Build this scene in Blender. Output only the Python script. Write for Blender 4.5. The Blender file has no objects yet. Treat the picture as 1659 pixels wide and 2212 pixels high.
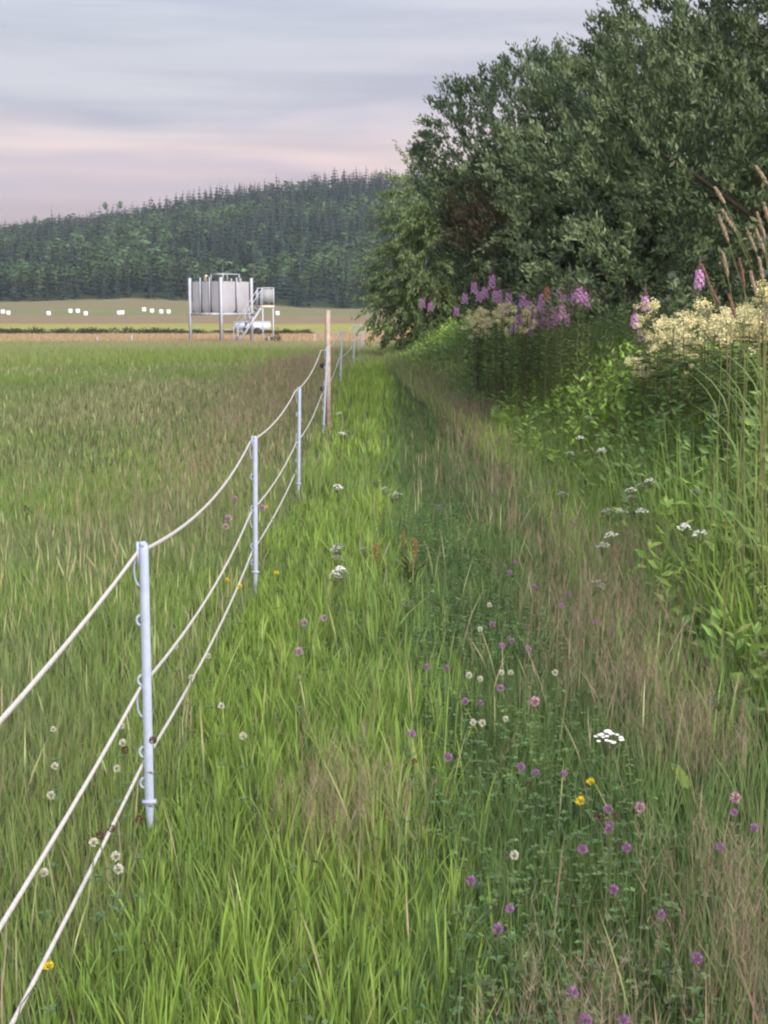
import bpy, math
import numpy as np
from mathutils import Vector, Matrix

rng = np.random.default_rng(11)
R = math.radians
scene = bpy.context.scene
C = scene.collection

# ------------------------------------------------------------------ camera
CAM_H, TILT, FPX, CX, CY = 1.65, R(7.83), 3066.0, 829.5, 1106.0
cd = bpy.data.cameras.new('camera'); cam = bpy.data.objects.new('camera', cd); C.objects.link(cam)
cam.location = (0, 0, CAM_H); cam.rotation_euler = (R(90) - TILT, 0, 0)
cd.sensor_fit = 'VERTICAL'; cd.sensor_height = 36; cd.lens = 36 * FPX / 2212
cd.clip_start = 0.05; cd.clip_end = 6000
scene.camera = cam

# ------------------------------------------------------------------ world: evening sky with streaks of thin cloud
world = bpy.data.worlds.new('World'); scene.world = world; world.use_nodes = True
nt = world.node_tree; nt.nodes.clear()
def N(t, **kw):
    n = nt.nodes.new(t)
    for k, v in kw.items(): setattr(n, k, v)
    return n
L = lambda a, b: nt.links.new(a, b)
SKY_STRENGTH = 0.235
out = N('ShaderNodeOutputWorld'); bg = N('ShaderNodeBackground'); L(bg.outputs[0], out.inputs[0])
bg.inputs['Strength'].default_value = SKY_STRENGTH
tc = N('ShaderNodeTexCoord'); sep = N('ShaderNodeSeparateXYZ'); L(tc.outputs['Generated'], sep.inputs[0])
def M(op, a, b=None, c=None):
    n = N('ShaderNodeMath', operation=op)
    for i, v in enumerate((a, b, c)):
        if v is None: continue
        if isinstance(v, (int, float)): n.inputs[i].default_value = v
        else: L(v, n.inputs[i])
    return n.outputs[0]
def sky_noise(sx, sy, sz, scale, detail, rough=0.5, rot=0.0):
    mp = N('ShaderNodeMapping'); mp.inputs['Scale'].default_value = (sx, sy, sz); mp.inputs['Rotation'].default_value = (0, rot, 0)
    L(tc.outputs['Generated'], mp.inputs[0])
    n = N('ShaderNodeTexNoise'); n.inputs['Scale'].default_value = scale; n.inputs['Detail'].default_value = detail
    n.inputs['Roughness'].default_value = rough
    L(mp.outputs[0], n.inputs['Vector']); return n.outputs['Fac']
warp = sky_noise(1.5, 1.5, 7, 2.2, 3, 0.5, R(-3))
zz = M('ADD', sep.outputs['Z'], M('MULTIPLY', M('SUBTRACT', warp, 0.5), 0.10))
ramp = N('ShaderNodeValToRGB'); L(zz, ramp.inputs[0])
LILAC = np.array((.99, .94, 1.0))
stops = [(0.0, (.60, .50, .60)), (.060, (.66, .52, .64)), (.080, (.58, .49, .64)), (.092, (.74, .58, .65)), (.104, (.62, .52, .65)),
         (.120, (.93, .72, .71)), (.134, (.84, .70, .72)), (.148, (.54, .52, .63)), (.165, (.63, .62, .68)),
         (.190, (.575, .585, .645)), (.225, (.63, .665, .715)), (.5, (.68, .75, .84)), (1.0, (.70, .79, .90))]
el = ramp.color_ramp.elements
while len(el) < len(stops): el.new(0.5)
for e, (p, c) in zip(el, stops): e.position = p; e.color = (*(np.array(c) * LILAC), 1)
st = sky_noise(1.0, 1.0, 15, 3.0, 4, 0.5, R(3.5))
mr = N('ShaderNodeMapRange'); L(st, mr.inputs[0])
mr.inputs['From Min'].default_value = .44; mr.inputs['From Max'].default_value = .66
mr.inputs['To Min'].default_value = 0.0; mr.inputs['To Max'].default_value = 1.0
cloud = N('ShaderNodeMix', data_type='RGBA'); cloud.blend_type = 'MULTIPLY'
L(M('MULTIPLY', mr.outputs[0], .95), cloud.inputs['Factor']); L(ramp.outputs[0], cloud.inputs['A'])
cloud.inputs['B'].default_value = (.70, .715, .81, 1)
# the side of the sky where the sun went down (right of the view) is a little brighter and warmer
side = N('ShaderNodeMapRange'); L(sep.outputs['X'], side.inputs[0])
side.inputs['From Min'].default_value = -.35; side.inputs['From Max'].default_value = .9
glow = N('ShaderNodeMix', data_type='RGBA'); glow.blend_type = 'MULTIPLY'
L(side.outputs[0], glow.inputs['Factor']); L(cloud.outputs['Result'], glow.inputs['A']); glow.inputs['B'].default_value = (1.34, 1.19, 1.16, 1)
ns = N('ShaderNodeTexSky', sky_type='NISHITA'); ns.sun_disc = False
SUN_EL, SUN_AZ = R(30), R(152)            # azimuth measured clockwise from the view direction (+y)
ns.sun_elevation = R(6); ns.sun_rotation = SUN_AZ
add = N('ShaderNodeMix', data_type='RGBA'); add.blend_type = 'MIX'; add.inputs['Factor'].default_value = .06
L(glow.outputs['Result'], add.inputs['A']); L(ns.outputs[0], add.inputs['B'])
# overcast law: the sky overhead is brighter than the sky near the horizon
zen = M('MULTIPLY_ADD', M('MAXIMUM', sep.outputs['Z'], 0.0), 1.6, .8)
mul = N('ShaderNodeVectorMath', operation='SCALE'); L(add.outputs['Result'], mul.inputs[0]); L(zen, mul.inputs['Scale'])
L(mul.outputs[0], bg.inputs['Color'])

# ------------------------------------------------------------------ sun: the wide afterglow
sd = bpy.data.lights.new('sun', 'SUN'); so = bpy.data.objects.new('sun', sd); C.objects.link(so)
sd.energy = 2.4; sd.angle = R(55); sd.color = (1.0, .91, .82)
dirv = Vector((math.sin(SUN_AZ) * math.cos(SUN_EL), math.cos(SUN_AZ) * math.cos(SUN_EL), math.sin(SUN_EL)))
so.rotation_euler = dirv.to_track_quat('Z', 'Y').to_euler(); so.location = (20, -10, 20)
vs = scene.view_settings
vs.view_transform = 'Standard'; vs.look = 'None'; vs.gamma = 1; vs.exposure = 1.75; vs.use_curve_mapping = False
scene.cycles.filter_width = 2.2
scene.cycles.max_bounces = 6; scene.cycles.diffuse_bounces = 3; scene.cycles.transmission_bounces = 4; scene.cycles.transparent_max_bounces = 4

# ------------------------------------------------------------------ helpers
def ray(px, py):
    dx, dy = (px - CX) / FPX, -(py - CY) / FPX
    c, s = math.cos(TILT), math.sin(TILT)
    return np.array([dx, c + dy * s, -s + dy * c])
def P(px, py, Y):
    d = ray(px, py); return np.array([0, 0, CAM_H]) + d * (Y / d[1])
def sst(a, b, v):
    t = np.clip((v - a) / (b - a), 0, 1); return t * t * (3 - 2 * t)
def hash2(ix, iy, seed):
    h = (ix * 374761393 + iy * 668265263 + seed * 974634541) & 0xffffffff
    h = ((h ^ (h >> 13)) * 1274126177) & 0xffffffff
    return ((h ^ (h >> 16)) & 0xffffff) / float(0xffffff)
def vnoise(x, y, seed=0):
    x = np.asarray(x, float); y = np.asarray(y, float)
    ix = np.floor(x).astype(np.int64); iy = np.floor(y).astype(np.int64)
    fx = x - ix; fy = y - iy; fx = fx * fx * (3 - 2 * fx); fy = fy * fy * (3 - 2 * fy)
    a = hash2(ix, iy, seed); b = hash2(ix + 1, iy, seed); c = hash2(ix, iy + 1, seed); d = hash2(ix + 1, iy + 1, seed)
    return (a * (1 - fx) + b * fx) * (1 - fy) + (c * (1 - fx) + d * fx) * fy
def fbm(x, y, seed=0, o=3):
    v = 0; a = .5; t = 0
    for k in range(o):
        v = v + a * vnoise(np.asarray(x) * 2 ** k, np.asarray(y) * 2 ** k, seed + k); t += a; a *= .5
    return v / t
def thick_x(y):                                  # foot of the tall herbs on the right
    return np.interp(y, [0, 5, 7, 10, 14, 18, 22, 26, 35, 50], [1.6, 1.6, 1.5, 1.7, 1.7, 1.45, 1.05, .75, .5, .4])
def g(x, y):                                     # height of the ground
    x = np.asarray(x, float); y = np.asarray(y, float)
    z = .45 * sst(13, 27, y) + np.interp(y, [35, 45, 60, 80, 100, 118, 146, 200, 300, 370], [0, -.06, -.24, -.31, -.26, -.13, .18, .52, 1.12, 1.75])
    z = z + .72 * sst(-.1, 1.9, x - thick_x(y)) * (1 - .6 * sst(17, 30, y)) * (1 - sst(60, 90, y))
    z = z + .05 * (fbm(x * .7, y * .7, 3) - .5) * (y < 120)
    E = np.interp(x, [-190, -130, -83, -20, 100], [5.8, 6.5, 7.9, 4.4, 4.0])
    Rr = np.interp(x, [-400, -243, -214, -150, -100, -38, 9, 200, 600], [41, 49, 52, 60, 71, 79, 82, 93, 95])
    z = np.where(y > 370, 2.2 + (E - 2.2) * np.clip((y - 370) / 112, 0, 1) ** 1.2, z)
    z = np.where(y > 482, E + (Rr - E) * np.clip((y - 482) / 418, 0, 1), z)
    z = np.where(y > 900, Rr - 30 * sst(900, 1100, y), z)
    return z
def PG(px, py, h=0.0):                           # where the line of sight comes down to h above the ground
    d = ray(px, py); lo, hi = 1.5, 300.0
    f = lambda Y: (CAM_H + d[2] * Y / d[1]) - float(g(d[0] * Y / d[1], Y)) - h
    Y = 1.5
    while Y < 300 and f(Y) > 0: lo = Y; Y *= 1.03
    hi = Y
    for _ in range(30):
        m = (lo + hi) / 2
        if f(m) > 0: lo = m
        else: hi = m
    return np.array([0, 0, CAM_H]) + d * (hi / d[1])

MATS = {}
def mat(name, color=None, rough=.8, attr=False, translucent=0.0, noise=None, spec=.3, metal=0.0, bump=None):
    if name in MATS: return MATS[name]
    m = bpy.data.materials.new(name); m.use_nodes = True; t = m.node_tree; b = t.nodes['Principled BSDF']
    b.inputs['Roughness'].default_value = rough; b.inputs['Specular IOR Level'].default_value = spec; b.inputs['Metallic'].default_value = metal
    src = None
    if attr:
        a = t.nodes.new('ShaderNodeAttribute'); a.attribute_name = 'Col'; src = a.outputs['Color']
    else:
        rg = t.nodes.new('ShaderNodeRGB'); rg.outputs[0].default_value = (*color, 1); src = rg.outputs[0]
    if noise:
        sc_, amt, col2 = noise
        co = t.nodes.new('ShaderNodeTexCoord'); n = t.nodes.new('ShaderNodeTexNoise')
        n.inputs['Scale'].default_value = sc_; n.inputs['Detail'].default_value = 5; n.inputs['Roughness'].default_value = .65
        t.links.new(co.outputs['Object'], n.inputs['Vector'])
        mr_ = t.nodes.new('ShaderNodeMapRange'); mr_.inputs['From Min'].default_value = .35; mr_.inputs['From Max'].default_value = .7
        mr_.inputs['To Max'].default_value = amt; t.links.new(n.outputs['Fac'], mr_.inputs[0])
        mx = t.nodes.new('ShaderNodeMix'); mx.data_type = 'RGBA'; mx.blend_type = 'MULTIPLY'
        t.links.new(mr_.outputs[0], mx.inputs['Factor']); t.links.new(src, mx.inputs['A']); mx.inputs['B'].default_value = (*col2, 1)
        src = mx.outputs['Result']
        if bump:
            bp = t.nodes.new('ShaderNodeBump'); bp.inputs['Strength'].default_value = bump; bp.inputs['Distance'].default_value = .02
            t.links.new(n.outputs['Fac'], bp.inputs['Height']); t.links.new(bp.outputs[0], b.inputs['Normal'])
    t.links.new(src, b.inputs['Base Color'])
    if translucent:
        tr = t.nodes.new('ShaderNodeBsdfTranslucent'); t.links.new(src, tr.inputs[0])
        ms = t.nodes.new('ShaderNodeMixShader'); ms.inputs[0].default_value = translucent
        t.links.new(b.outputs[0], ms.inputs[1]); t.links.new(tr.outputs[0], ms.inputs[2])
        t.links.new(ms.outputs[0], t.nodes['Material Output'].inputs[0])
    MATS[name] = m; return m

def np_mesh(name, V, T, col=None, m=None, smooth=False):
    V = np.ascontiguousarray(V, dtype=np.float32); T = np.ascontiguousarray(T, dtype=np.int32)
    me = bpy.data.meshes.new(name)
    me.vertices.add(len(V)); me.vertices.foreach_set('co', V.ravel())
    me.loops.add(T.size); me.loops.foreach_set('vertex_index', T.ravel())
    k = T.shape[1]
    me.polygons.add(len(T)); me.polygons.foreach_set('loop_start', np.arange(0, T.size, k, dtype=np.int32))
    me.update(calc_edges=True)
    if smooth: me.polygons.foreach_set('use_smooth', np.ones(len(T), dtype=bool))
    if col is not None:
        a = me.color_attributes.new('Col', 'FLOAT_COLOR', 'POINT')
        c4 = np.ones((len(V), 4), dtype=np.float32); c4[:, :3] = col; a.data.foreach_set('color', c4.ravel())
    if m: me.materials.append(m)
    return me
def link(name, me, parent=None, loc=None, rz=None, scale=None):
    o = bpy.data.objects.new(name, me); C.objects.link(o)
    if parent: o.parent = parent
    if loc is not None: o.location = loc
    if rz is not None: o.rotation_euler = (0, 0, rz)
    if scale is not None: o.scale = (scale,) * 3
    return o
def tag(o, label=None, cat=None, group=None, kind=None):
    if label: o['label'] = label
    if cat: o['category'] = cat
    if group: o['group'] = group
    if kind: o['kind'] = kind
    return o

class MB:                                        # collects triangles
    def __init__(s): s.V = []; s.T = []; s.K = []; s.n = 0
    def add(s, V, T, col=(1, 1, 1)):
        V = np.asarray(V, float); T = np.asarray(T, int)
        s.V.append(V); s.T.append(T + s.n); s.n += len(V)
        s.K.append(np.broadcast_to(np.asarray(col, float), V.shape).copy())
    def tube(s, pts, rad, n=6, col=(1, 1, 1), cap=True, squash=None):
        pts = np.asarray(pts, float); rad = np.broadcast_to(rad, (len(pts),))
        ring = []
        for i, p in enumerate(pts):
            t = pts[min(i + 1, len(pts) - 1)] - pts[max(i - 1, 0)]; t = t / (np.linalg.norm(t) + 1e-9)
            a = np.cross(t, [0, 0, 1]) if abs(t[2]) < .95 else np.cross(t, [0, 1, 0])
            a /= np.linalg.norm(a); b = np.cross(a, t)
            sq = squash or (1, 1)
            for k in range(n):
                w = 2 * math.pi * k / n; ring.append(p + rad[i] * (a * math.cos(w) * sq[0] + b * math.sin(w) * sq[1]))
        T = []
        for i in range(len(pts) - 1):
            for k in range(n):
                a0, a1, b0, b1 = i * n + k, i * n + (k + 1) % n, (i + 1) * n + k, (i + 1) * n + (k + 1) % n
                T += [(a0, a1, b1), (a0, b1, b0)]
        if cap:
            for k in range(1, n - 1):
                T.append((0, k + 1, k)); q = (len(pts) - 1) * n; T.append((q, q + k, q + k + 1))
        s.add(ring, T, col)
    def box(s, c, size, rot=None, col=(1, 1, 1), taper=1.0):
        h = np.asarray(size, float) / 2
        v = np.array([(x, y, z) for z in (-1, 1) for y in (-1, 1) for x in (-1, 1)], float)
        v[4:, :2] *= taper
        v = v * h
        if rot is not None: v = v @ np.array(rot).T
        T = [(0, 2, 3), (0, 3, 1), (4, 5, 7), (4, 7, 6), (0, 1, 5), (0, 5, 4), (2, 6, 7), (2, 7, 3), (0, 4, 6), (0, 6, 2), (1, 3, 7), (1, 7, 5)]
        s.add(v + np.asarray(c, float), T, col)
    def mesh(s, name, m, smooth=False): return np_mesh(name, np.vstack(s.V), np.vstack(s.T), np.vstack(s.K), m, smooth)
    def build(s, name, m, parent=None, smooth=False, **kw): return link(name, s.mesh(name, m, smooth), parent, **kw)

def ribbons(base, h, w, az, lean, face, prof_w, cols, curve=1.6, lean_rows=None):
    """many bent blades at once. base Nx3; h, w, az, lean, face N; prof_w rows; cols rows x N x 3 (last row is the tip)"""
    n = len(base); rows = len(prof_w); V = []; K = []
    dirx, diry = np.cos(az), np.sin(az); fx, fy = np.cos(face), np.sin(face)
    for i, pw in enumerate(prof_w):
        t = i / (rows - 1); off = lean * h * t ** curve
        zc = h * t * np.sqrt(np.maximum(.15, 1 - (lean * t ** (curve - 1)) ** 2 * .6))
        cx = base[:, 0] + dirx * off; cy = base[:, 1] + diry * off; cz = base[:, 2] + zc
        if i < rows - 1:
            V.append(np.stack([cx - fx * w * pw / 2, cy - fy * w * pw / 2, cz], 1)); V.append(np.stack([cx + fx * w * pw / 2, cy + fy * w * pw / 2, cz], 1))
            K += [cols[i], cols[i]]
        else:
            V.append(np.stack([cx, cy, cz], 1)); K.append(cols[i])
    nv = 2 * (rows - 1) + 1
    V = np.stack(V, 1).reshape(-1, 3); K = np.stack(K, 1).reshape(-1, 3)
    T = []
    for i in range(rows - 2): T += [(2 * i, 2 * i + 1, 2 * i + 3), (2 * i, 2 * i + 3, 2 * i + 2)]
    q = 2 * (rows - 2); T.append((q, q + 1, q + 2))
    T = (np.array(T)[None] + (np.arange(n) * nv)[:, None, None]).reshape(-1, 3)
    return V, T, K
def leaves(base, axis, nrm, length, width, col, fold=.25):
    """diamond leaves folded along the midrib"""
    n = len(base)
    axis = axis / np.linalg.norm(axis, axis=1, keepdims=True)
    side = np.cross(axis, nrm); side /= np.linalg.norm(side, axis=1, keepdims=True) + 1e-9; up = np.cross(side, axis)
    l = length[:, None]; w = width[:, None]
    mid = base + axis * l * .48
    V = np.stack([base, mid - side * w / 2 + up * w * fold, base + axis * l - up * l * .08, mid + side * w / 2 + up * w * fold], 1).reshape(-1, 3)
    T = (np.array([(0, 1, 2), (0, 2, 3)])[None] + (np.arange(n) * 4)[:, None, None]).reshape(-1, 3)
    return V, T, np.repeat(col, 4, axis=0)
def join(parts):
    V, T, K, n = [], [], [], 0
    for v, t, k in parts: V.append(v); T.append(t + n); K.append(k); n += len(v)
    return np.vstack(V), np.vstack(T), np.vstack(K)
def lerp(a, b, t): t = np.asarray(t)[..., None]; return np.asarray(a) * (1 - t) + np.asarray(b) * t
def jit(col, amt, n=None):
    col = np.asarray(col, float)
    if n is not None: col = np.broadcast_to(col, (n, 3))
    return np.clip(col * (1 + amt * rng.normal(size=(len(col), 1))) * (1 + .3 * amt * rng.normal(size=col.shape)), .005, .9)

GRASS = mat('grass_blade', attr=True, rough=.55, translucent=.38, spec=.25)
LEAF = mat('leaf', attr=True, rough=.5, translucent=.34, spec=.3)
PETAL = mat('petal', attr=True, rough=.7, translucent=.3, spec=.15)
DRY = mat('dry_stem', attr=True, rough=.8, translucent=.2, spec=.1)
NEEDLE = mat('needle', attr=True, rough=.8, translucent=.08, spec=.1)
BARK = mat('bark', (.075, .06, .045), .9, noise=(9, .7, (.45, .45, .45)), bump=.6)
PLASTIC = mat('white_plastic', (.30, .35, .46), .8, spec=.12, noise=(22, .6, (.70, .70, .64)))
ROPE = mat('rope', (.46, .455, .44), .8, noise=(60, .5, (.72, .7, .64)), bump=.4)

# colours of living things
LUSH = np.array((.198, .298, .056)); MID = np.array((.112, .178, .056)); DARK = np.array((.058, .104, .040)); OLIVE = np.array((.205, .230, .108))
TAN = np.array((.27, .235, .155)); PINK = np.array((.215, .155, .120)); BLUEG = np.array((.085, .145, .055))

# ------------------------------------------------------------------ ground
ys = np.concatenate([np.arange(-12, 40, .35), np.arange(40, 170, .8), np.arange(170, 500, 3), np.arange(500, 960, 10), np.geomspace(960, 4200, 24)])
xp = np.concatenate([np.arange(0, 8, .35), np.geomspace(8, 2600, 62)])
xs = np.concatenate([-xp[:0:-1], xp])
GX, GY = np.meshgrid(xs, ys)
GZ = g(GX, GY)
gx, gy = GX.ravel(), GY.ravel()
n1 = fbm(gx * .08, gy * .03, 21); n2 = fbm(gx * .6, gy * .2, 31)
col = lerp((.060, .072, .028), (.085, .095, .036), n2)                                     # thatch under the grass
dry = np.array((.26, .195, .130)); yel = np.array((.25, .245, .085)); tanf = np.array((.205, .155, .100)); grn = np.array((.135, .165, .075)); brn = np.array((.165, .150, .085))
yw = gy + 10 * (n1 - .5)
def band(c, a, b, f=6):
    global col
    col = lerp(col, c, np.clip((yw - a) / f, 0, 1) * np.clip((b - yw) / f, 0, 1)) if np.ndim(c) == 1 else col
col = lerp(col, (.14, .155, .055), sst(30, 60, gy))
col = lerp(col, dry, sst(72, 80, yw)); col = lerp(col, yel, sst(116, 122, yw)); col = lerp(col, tanf, sst(165, 185, yw))
col = lerp(col, grn, sst(320, 345, yw) * (1 - .4 * n2)); col = lerp(col, brn, sst(385, 420, yw)); col = lerp(col, (.03, .04, .02), sst(478, 486, gy))
col = col * (0.85 + .3 * n2)[:, None]
V = np.stack([gx, gy, GZ.ravel()], 1)
nx, ny = len(xs), len(ys)
I = (np.arange(ny - 1)[:, None] * nx + np.arange(nx - 1)[None]).ravel()
T = np.stack([I, I + 1, I + nx + 1, I + nx], 1)
gm = mat('meadow_ground', attr=True, rough=.95, noise=(3.5, .7, (.55, .6, .5)), spec=.05, bump=.5)
ground = tag(link('ground', np_mesh('ground', V, T, col, gm, True)), kind='structure')

# ------------------------------------------------------------------ the wooded hill
def spruce_mesh(name, seed, tri=1.0):
    r = np.random.default_rng(seed); mb = MB(); H = 1.0
    mb.tube([(0, 0, -.02), (0, 0, .55), (0, 0, .97)], [.014, .009, .002], 5, (.07, .055, .045), cap=False)
    n = 8; wid = r.uniform(.12, .19); pw_ = r.uniform(.55, .95); base = np.array((.016, .036, .032)) * r.uniform(.8, 1.25)
    for i in range(n):
        t = i / (n - 1); z = .07 + .90 * t ** .92; rad = wid * (1 - t) ** pw_ * r.uniform(.75, 1.2) + .014
        k = 5 if t < .5 else 3; a0 = r.uniform(0, 6.28)
        for j in range(k):
            a = a0 + 6.283 * j / k + r.normal() * .2; rr = rad * r.uniform(.65, 1.2); d = np.array([math.cos(a), math.sin(a), 0]); s = np.array([-d[1], d[0], 0])
            droop = rr * r.uniform(.25, .6); c = base * r.uniform(.65, 1.45)
            mb.add([(0, 0, z + .03), d * rr * .55 + s * rr * .30 + [0, 0, z - droop * .5], d * rr + [0, 0, z - droop * .7], d * rr * .55 - s * rr * .30 + [0, 0, z - droop * .5],
                    d * rr * .5 + [0, 0, z - droop * 1.5]], [(0, 1, 2), (0, 2, 3), (1, 4, 2), (2, 4, 3)], c)
    mb.add([(.006, 0, .93), (-.006, .006, .93), (-.003, -.006, .93), (0, 0, 1.02)], [(0, 1, 3), (1, 2, 3), (2, 0, 3)], base)
    return np.vstack(mb.V), np.vstack(mb.T), np.vstack(mb.K)
def birch_mesh(name, seed):
    r = np.random.default_rng(seed); mb = MB()
    mb.tube([(0, 0, -.02), (.01, 0, .4), (0, .01, .85)], [.013, .010, .004], 5, (.10, .095, .085), cap=False)
    base = np.array((.048, .084, .040)) * r.uniform(.85, 1.2)
    cl = [(r.normal() * .07, r.normal() * .07, r.uniform(.14, .92)) for _ in range(13)]
    for c in cl:
        rad = .11 * (1.15 - abs(c[2] - .55)); cc = base * r.uniform(.7, 1.35)
        for _ in range(8):
            d = r.normal(size=3); d /= np.linalg.norm(d); p = np.array(c) + d * rad * r.uniform(.4, 1) * np.array([1, 1, .8])
            a = r.normal(size=3) * .026; b = r.normal(size=3) * .026
            mb.add([p - a, p + b, p + a, p - b], [(0, 1, 2), (0, 2, 3)], cc * r.uniform(.8, 1.2))
    return np.vstack(mb.V), np.vstack(mb.T), np.vstack(mb.K)
SPR = [spruce_mesh('s', 40 + k) for k in range(6)]; BIR = [birch_mesh('b', 70 + k) for k in range(4)]
spr_me = [np_mesh('spruce', *s[:2], s[2], NEEDLE) for s in SPR]; bir_me = [np_mesh('birch', *s[:2], s[2], NEEDLE) for s in BIR]
pts = []
yy = 483.0
while yy < 925:
    x = -.31 * yy - 30
    while x < .07 * yy + 25:
        pts.append((x + rng.uniform(-3, 3), yy + rng.uniform(-3, 3))); x += 6.0
    yy += 6.6
pts = np.array(pts); pz = g(pts[:, 0], pts[:, 1])
parts = []; n_front = n_sky = 0
for (x, y), z in zip(pts, pz):
    plant = y < 506                                # a dense young spruce stand along the field, with base shading in its colour
    dec = not plant and fbm(x * .018, y * .012, 55) + rng.normal() * .07 > (.47 if y < 800 else .62)
    H = rng.uniform(8.5, 13.5) * (0.8 if dec else 1) * (.75 + .25 * min(1, (y - 478) / 25))
    if y < 488: H *= rng.uniform(.8, 1)
    if y > 845:
        if rng.random() < .12: continue
        H *= rng.choice([.8, .92, 1.0, 1.0, 1.06, 1.15])
    sx = H * rng.uniform(.85, 1.15) * (1.7 if not dec else 1.7); rz = rng.uniform(0, 6.28)
    front = y < 487.5 and -140 < x < 0
    sky = 888 < y < 901 and -.272 * y < x < .012 * y
    if front or sky:
        me = bir_me[rng.integers(4)] if dec else spr_me[rng.integers(6)]
        o = link('broadleaf_tree' if dec else 'spruce_tree', me, None, (x, y, z - .2), rz); o.scale = (sx, sx, H)
        if front: tag(o, ('pale green broadleaf tree' if dec else 'dark young spruce') + ' in the front edge of the forest behind the hay field', 'tree', 'trees at the foot of the wooded hill')
        else: tag(o, ('rounded broadleaf tree' if dec else 'pointed spruce') + ' on the skyline ridge of the wooded hill', 'tree', 'trees on the skyline of the hill')
        continue
    v, t, k = (BIR[rng.integers(4)] if dec else SPR[rng.integers(6)])
    c, s = math.cos(rz), math.sin(rz)
    w = np.stack([(v[:, 0] * c - v[:, 1] * s) * sx + x, (v[:, 0] * s + v[:, 1] * c) * sx + y, v[:, 2] * H + z - .2], 1)
    parts.append((w, t, k * rng.uniform(.6, 1.5) * (.62 if plant else 1)))  # stand's colour darkened to stand in for shading at the forest base
# four taller crowns that stand out of the skyline on the left
for px, top, w, dec in [(111, 446, 1.0, False), (230, 432, 1.1, True), (256, 430, 1.2, True), (322, 428, 1.0, False), (78, 462, 1.1, True), (297, 440, .9, False)]:
    p = P(px, top, 880); z = float(g(p[0], 880)); H = p[2] - z
    o = link('broadleaf_tree' if dec else 'spruce_tree', (bir_me if dec else spr_me)[rng.integers(4)], None, (p[0], 880, z - .2), rng.uniform(0, 6)); o.scale = (H * w * .9, H * w * .9, H)
    tag(o, {111: 'lone tall tree poking above the ridge at the far left', 230: 'left one of two tall round crowns side by side on the ridge', 256: 'right one of two tall round crowns side by side on the ridge',
            322: 'narrow tall spruce just right of the two round crowns', 78: 'low round tree left of the lone tall tree on the ridge', 297: 'slim spruce between the round crowns and the narrow tall spruce'}[px], 'tree')
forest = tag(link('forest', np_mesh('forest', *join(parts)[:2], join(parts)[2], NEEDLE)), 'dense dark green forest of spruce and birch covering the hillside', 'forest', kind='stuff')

# ------------------------------------------------------------------ hay bales in white wrap
def bale_mesh(seed):
    r = np.random.default_rng(seed); n = 14; V = []; T = []
    prof = [(.0, 0), (.50, 0), (.62, .07), (.645, .3), (.65, .6), (.645, .9), (.61, 1.14), (.5, 1.2), (0, 1.2)]
    for (rr, z) in prof:
        for k in range(n):
            a = 6.283 * k / n; q = rr * (1 + .02 * r.normal()); V.append((q * math.cos(a), q * math.sin(a), z))
    for i in range(len(prof) - 1):
        for k in range(n): T.append((i * n + k, i * n + (k + 1) % n, (i + 1) * n + (k + 1) % n)); T.append((i * n + k, (i + 1) * n + (k + 1) % n, (i + 1) * n + k))
    return np_mesh('hay_bale', V, T, None, mat('bale_wrap', (.58, .64, .66), .4, noise=(3, .3, (.85, .9, .88)), spec=.5), True)
bms = [bale_mesh(k) for k in range(3)]
bl = [(6, 678, 'leftmost hay bale, cut by the picture edge'), (18, 680, 'second hay bale from the left, close beside the leftmost'), (105, 681, 'single hay bale standing alone right of the leftmost pair'),
      (152, 676.5, 'first of the three hay bales left of the touching pair'), (168, 676.5, 'middle of the three hay bales left of the touching pair'), (185, 681.5, 'nearer third of the three hay bales left of the touching pair'),
      (257, 680, 'left bale of the touching pair'), (264, 679.5, 'right bale of the touching pair'), (311, 673.5, 'first and highest of the four hay bales left of the raised bin'),
      (328, 676, 'second of the four hay bales left of the raised bin'), (348, 677.5, 'third of the four hay bales left of the raised bin'), (364, 677.5, 'last of the four hay bales, nearest the raised bin'),
      (599, 681, 'lone hay bale right of the stair landing')]
for i, (px, py, lab) in enumerate(bl):
    d = ray(px, py); Y = 340.0
    for _ in range(60):
        x = d[0] / d[1] * Y; zt = CAM_H + d[2] / d[1] * Y
        if zt <= float(g(x, Y)): break
        Y += 2.0
    Y = min(Y, 400)
    x = d[0] / d[1] * Y
    o = link('hay_bale', bms[i % 3], None, (x, Y, float(g(x, Y)) - .03), rng.uniform(0, 6)); s = .86 * Y / 365; o.scale = (s, s, s)
    tag(o, 'white wrapped ' + lab.replace('hay bale', 'hay bale'), 'hay bale', 'white wrapped hay bales on the far field')

# ------------------------------------------------------------------ raised bin with stairs, about 80 m off
STEEL = mat('galvanised_steel', (.36, .39, .46), .8, spec=.1, noise=(3, .6, (.75, .66, .62)), metal=.0)
PANEL = mat('bin_panel', (.30, .31, .35), .7, spec=.15, noise=(1.6, .6, (.80, .74, .70)), metal=.0, bump=.3)
DARKST = mat('dark_gap', (.05, .045, .05), .8)
BY = 80.0
binr = link('raised_bin', None); c0 = P(479, 735, BY); z0 = float(g(c0[0], BY)); binr.location = (c0[0], BY, z0); AL = R(38); binr.rotation_euler = (0, 0, 0)
tag(binr, 'raised grey bin of upright steel panels standing on tall steel legs in the field', 'bin')
ul = np.array([-math.cos(AL), math.sin(AL), 0]); ur = np.array([math.sin(AL), math.cos(AL), 0]); W = 2.46; zb, zt = 1.70, 3.60
Rl = np.stack([ul, ur, [0, 0, 1]], 1)
def loc(a, b, z): return ul * a + ur * b + np.array([0, 0, z])
def lbox(mb, a0, a1, b0, b1, za, zb_): mb.box(loc((a0 + a1) / 2, (b0 + b1) / 2, (za + zb_) / 2), (a1 - a0, b1 - b0, zb_ - za), Rl)
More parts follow.
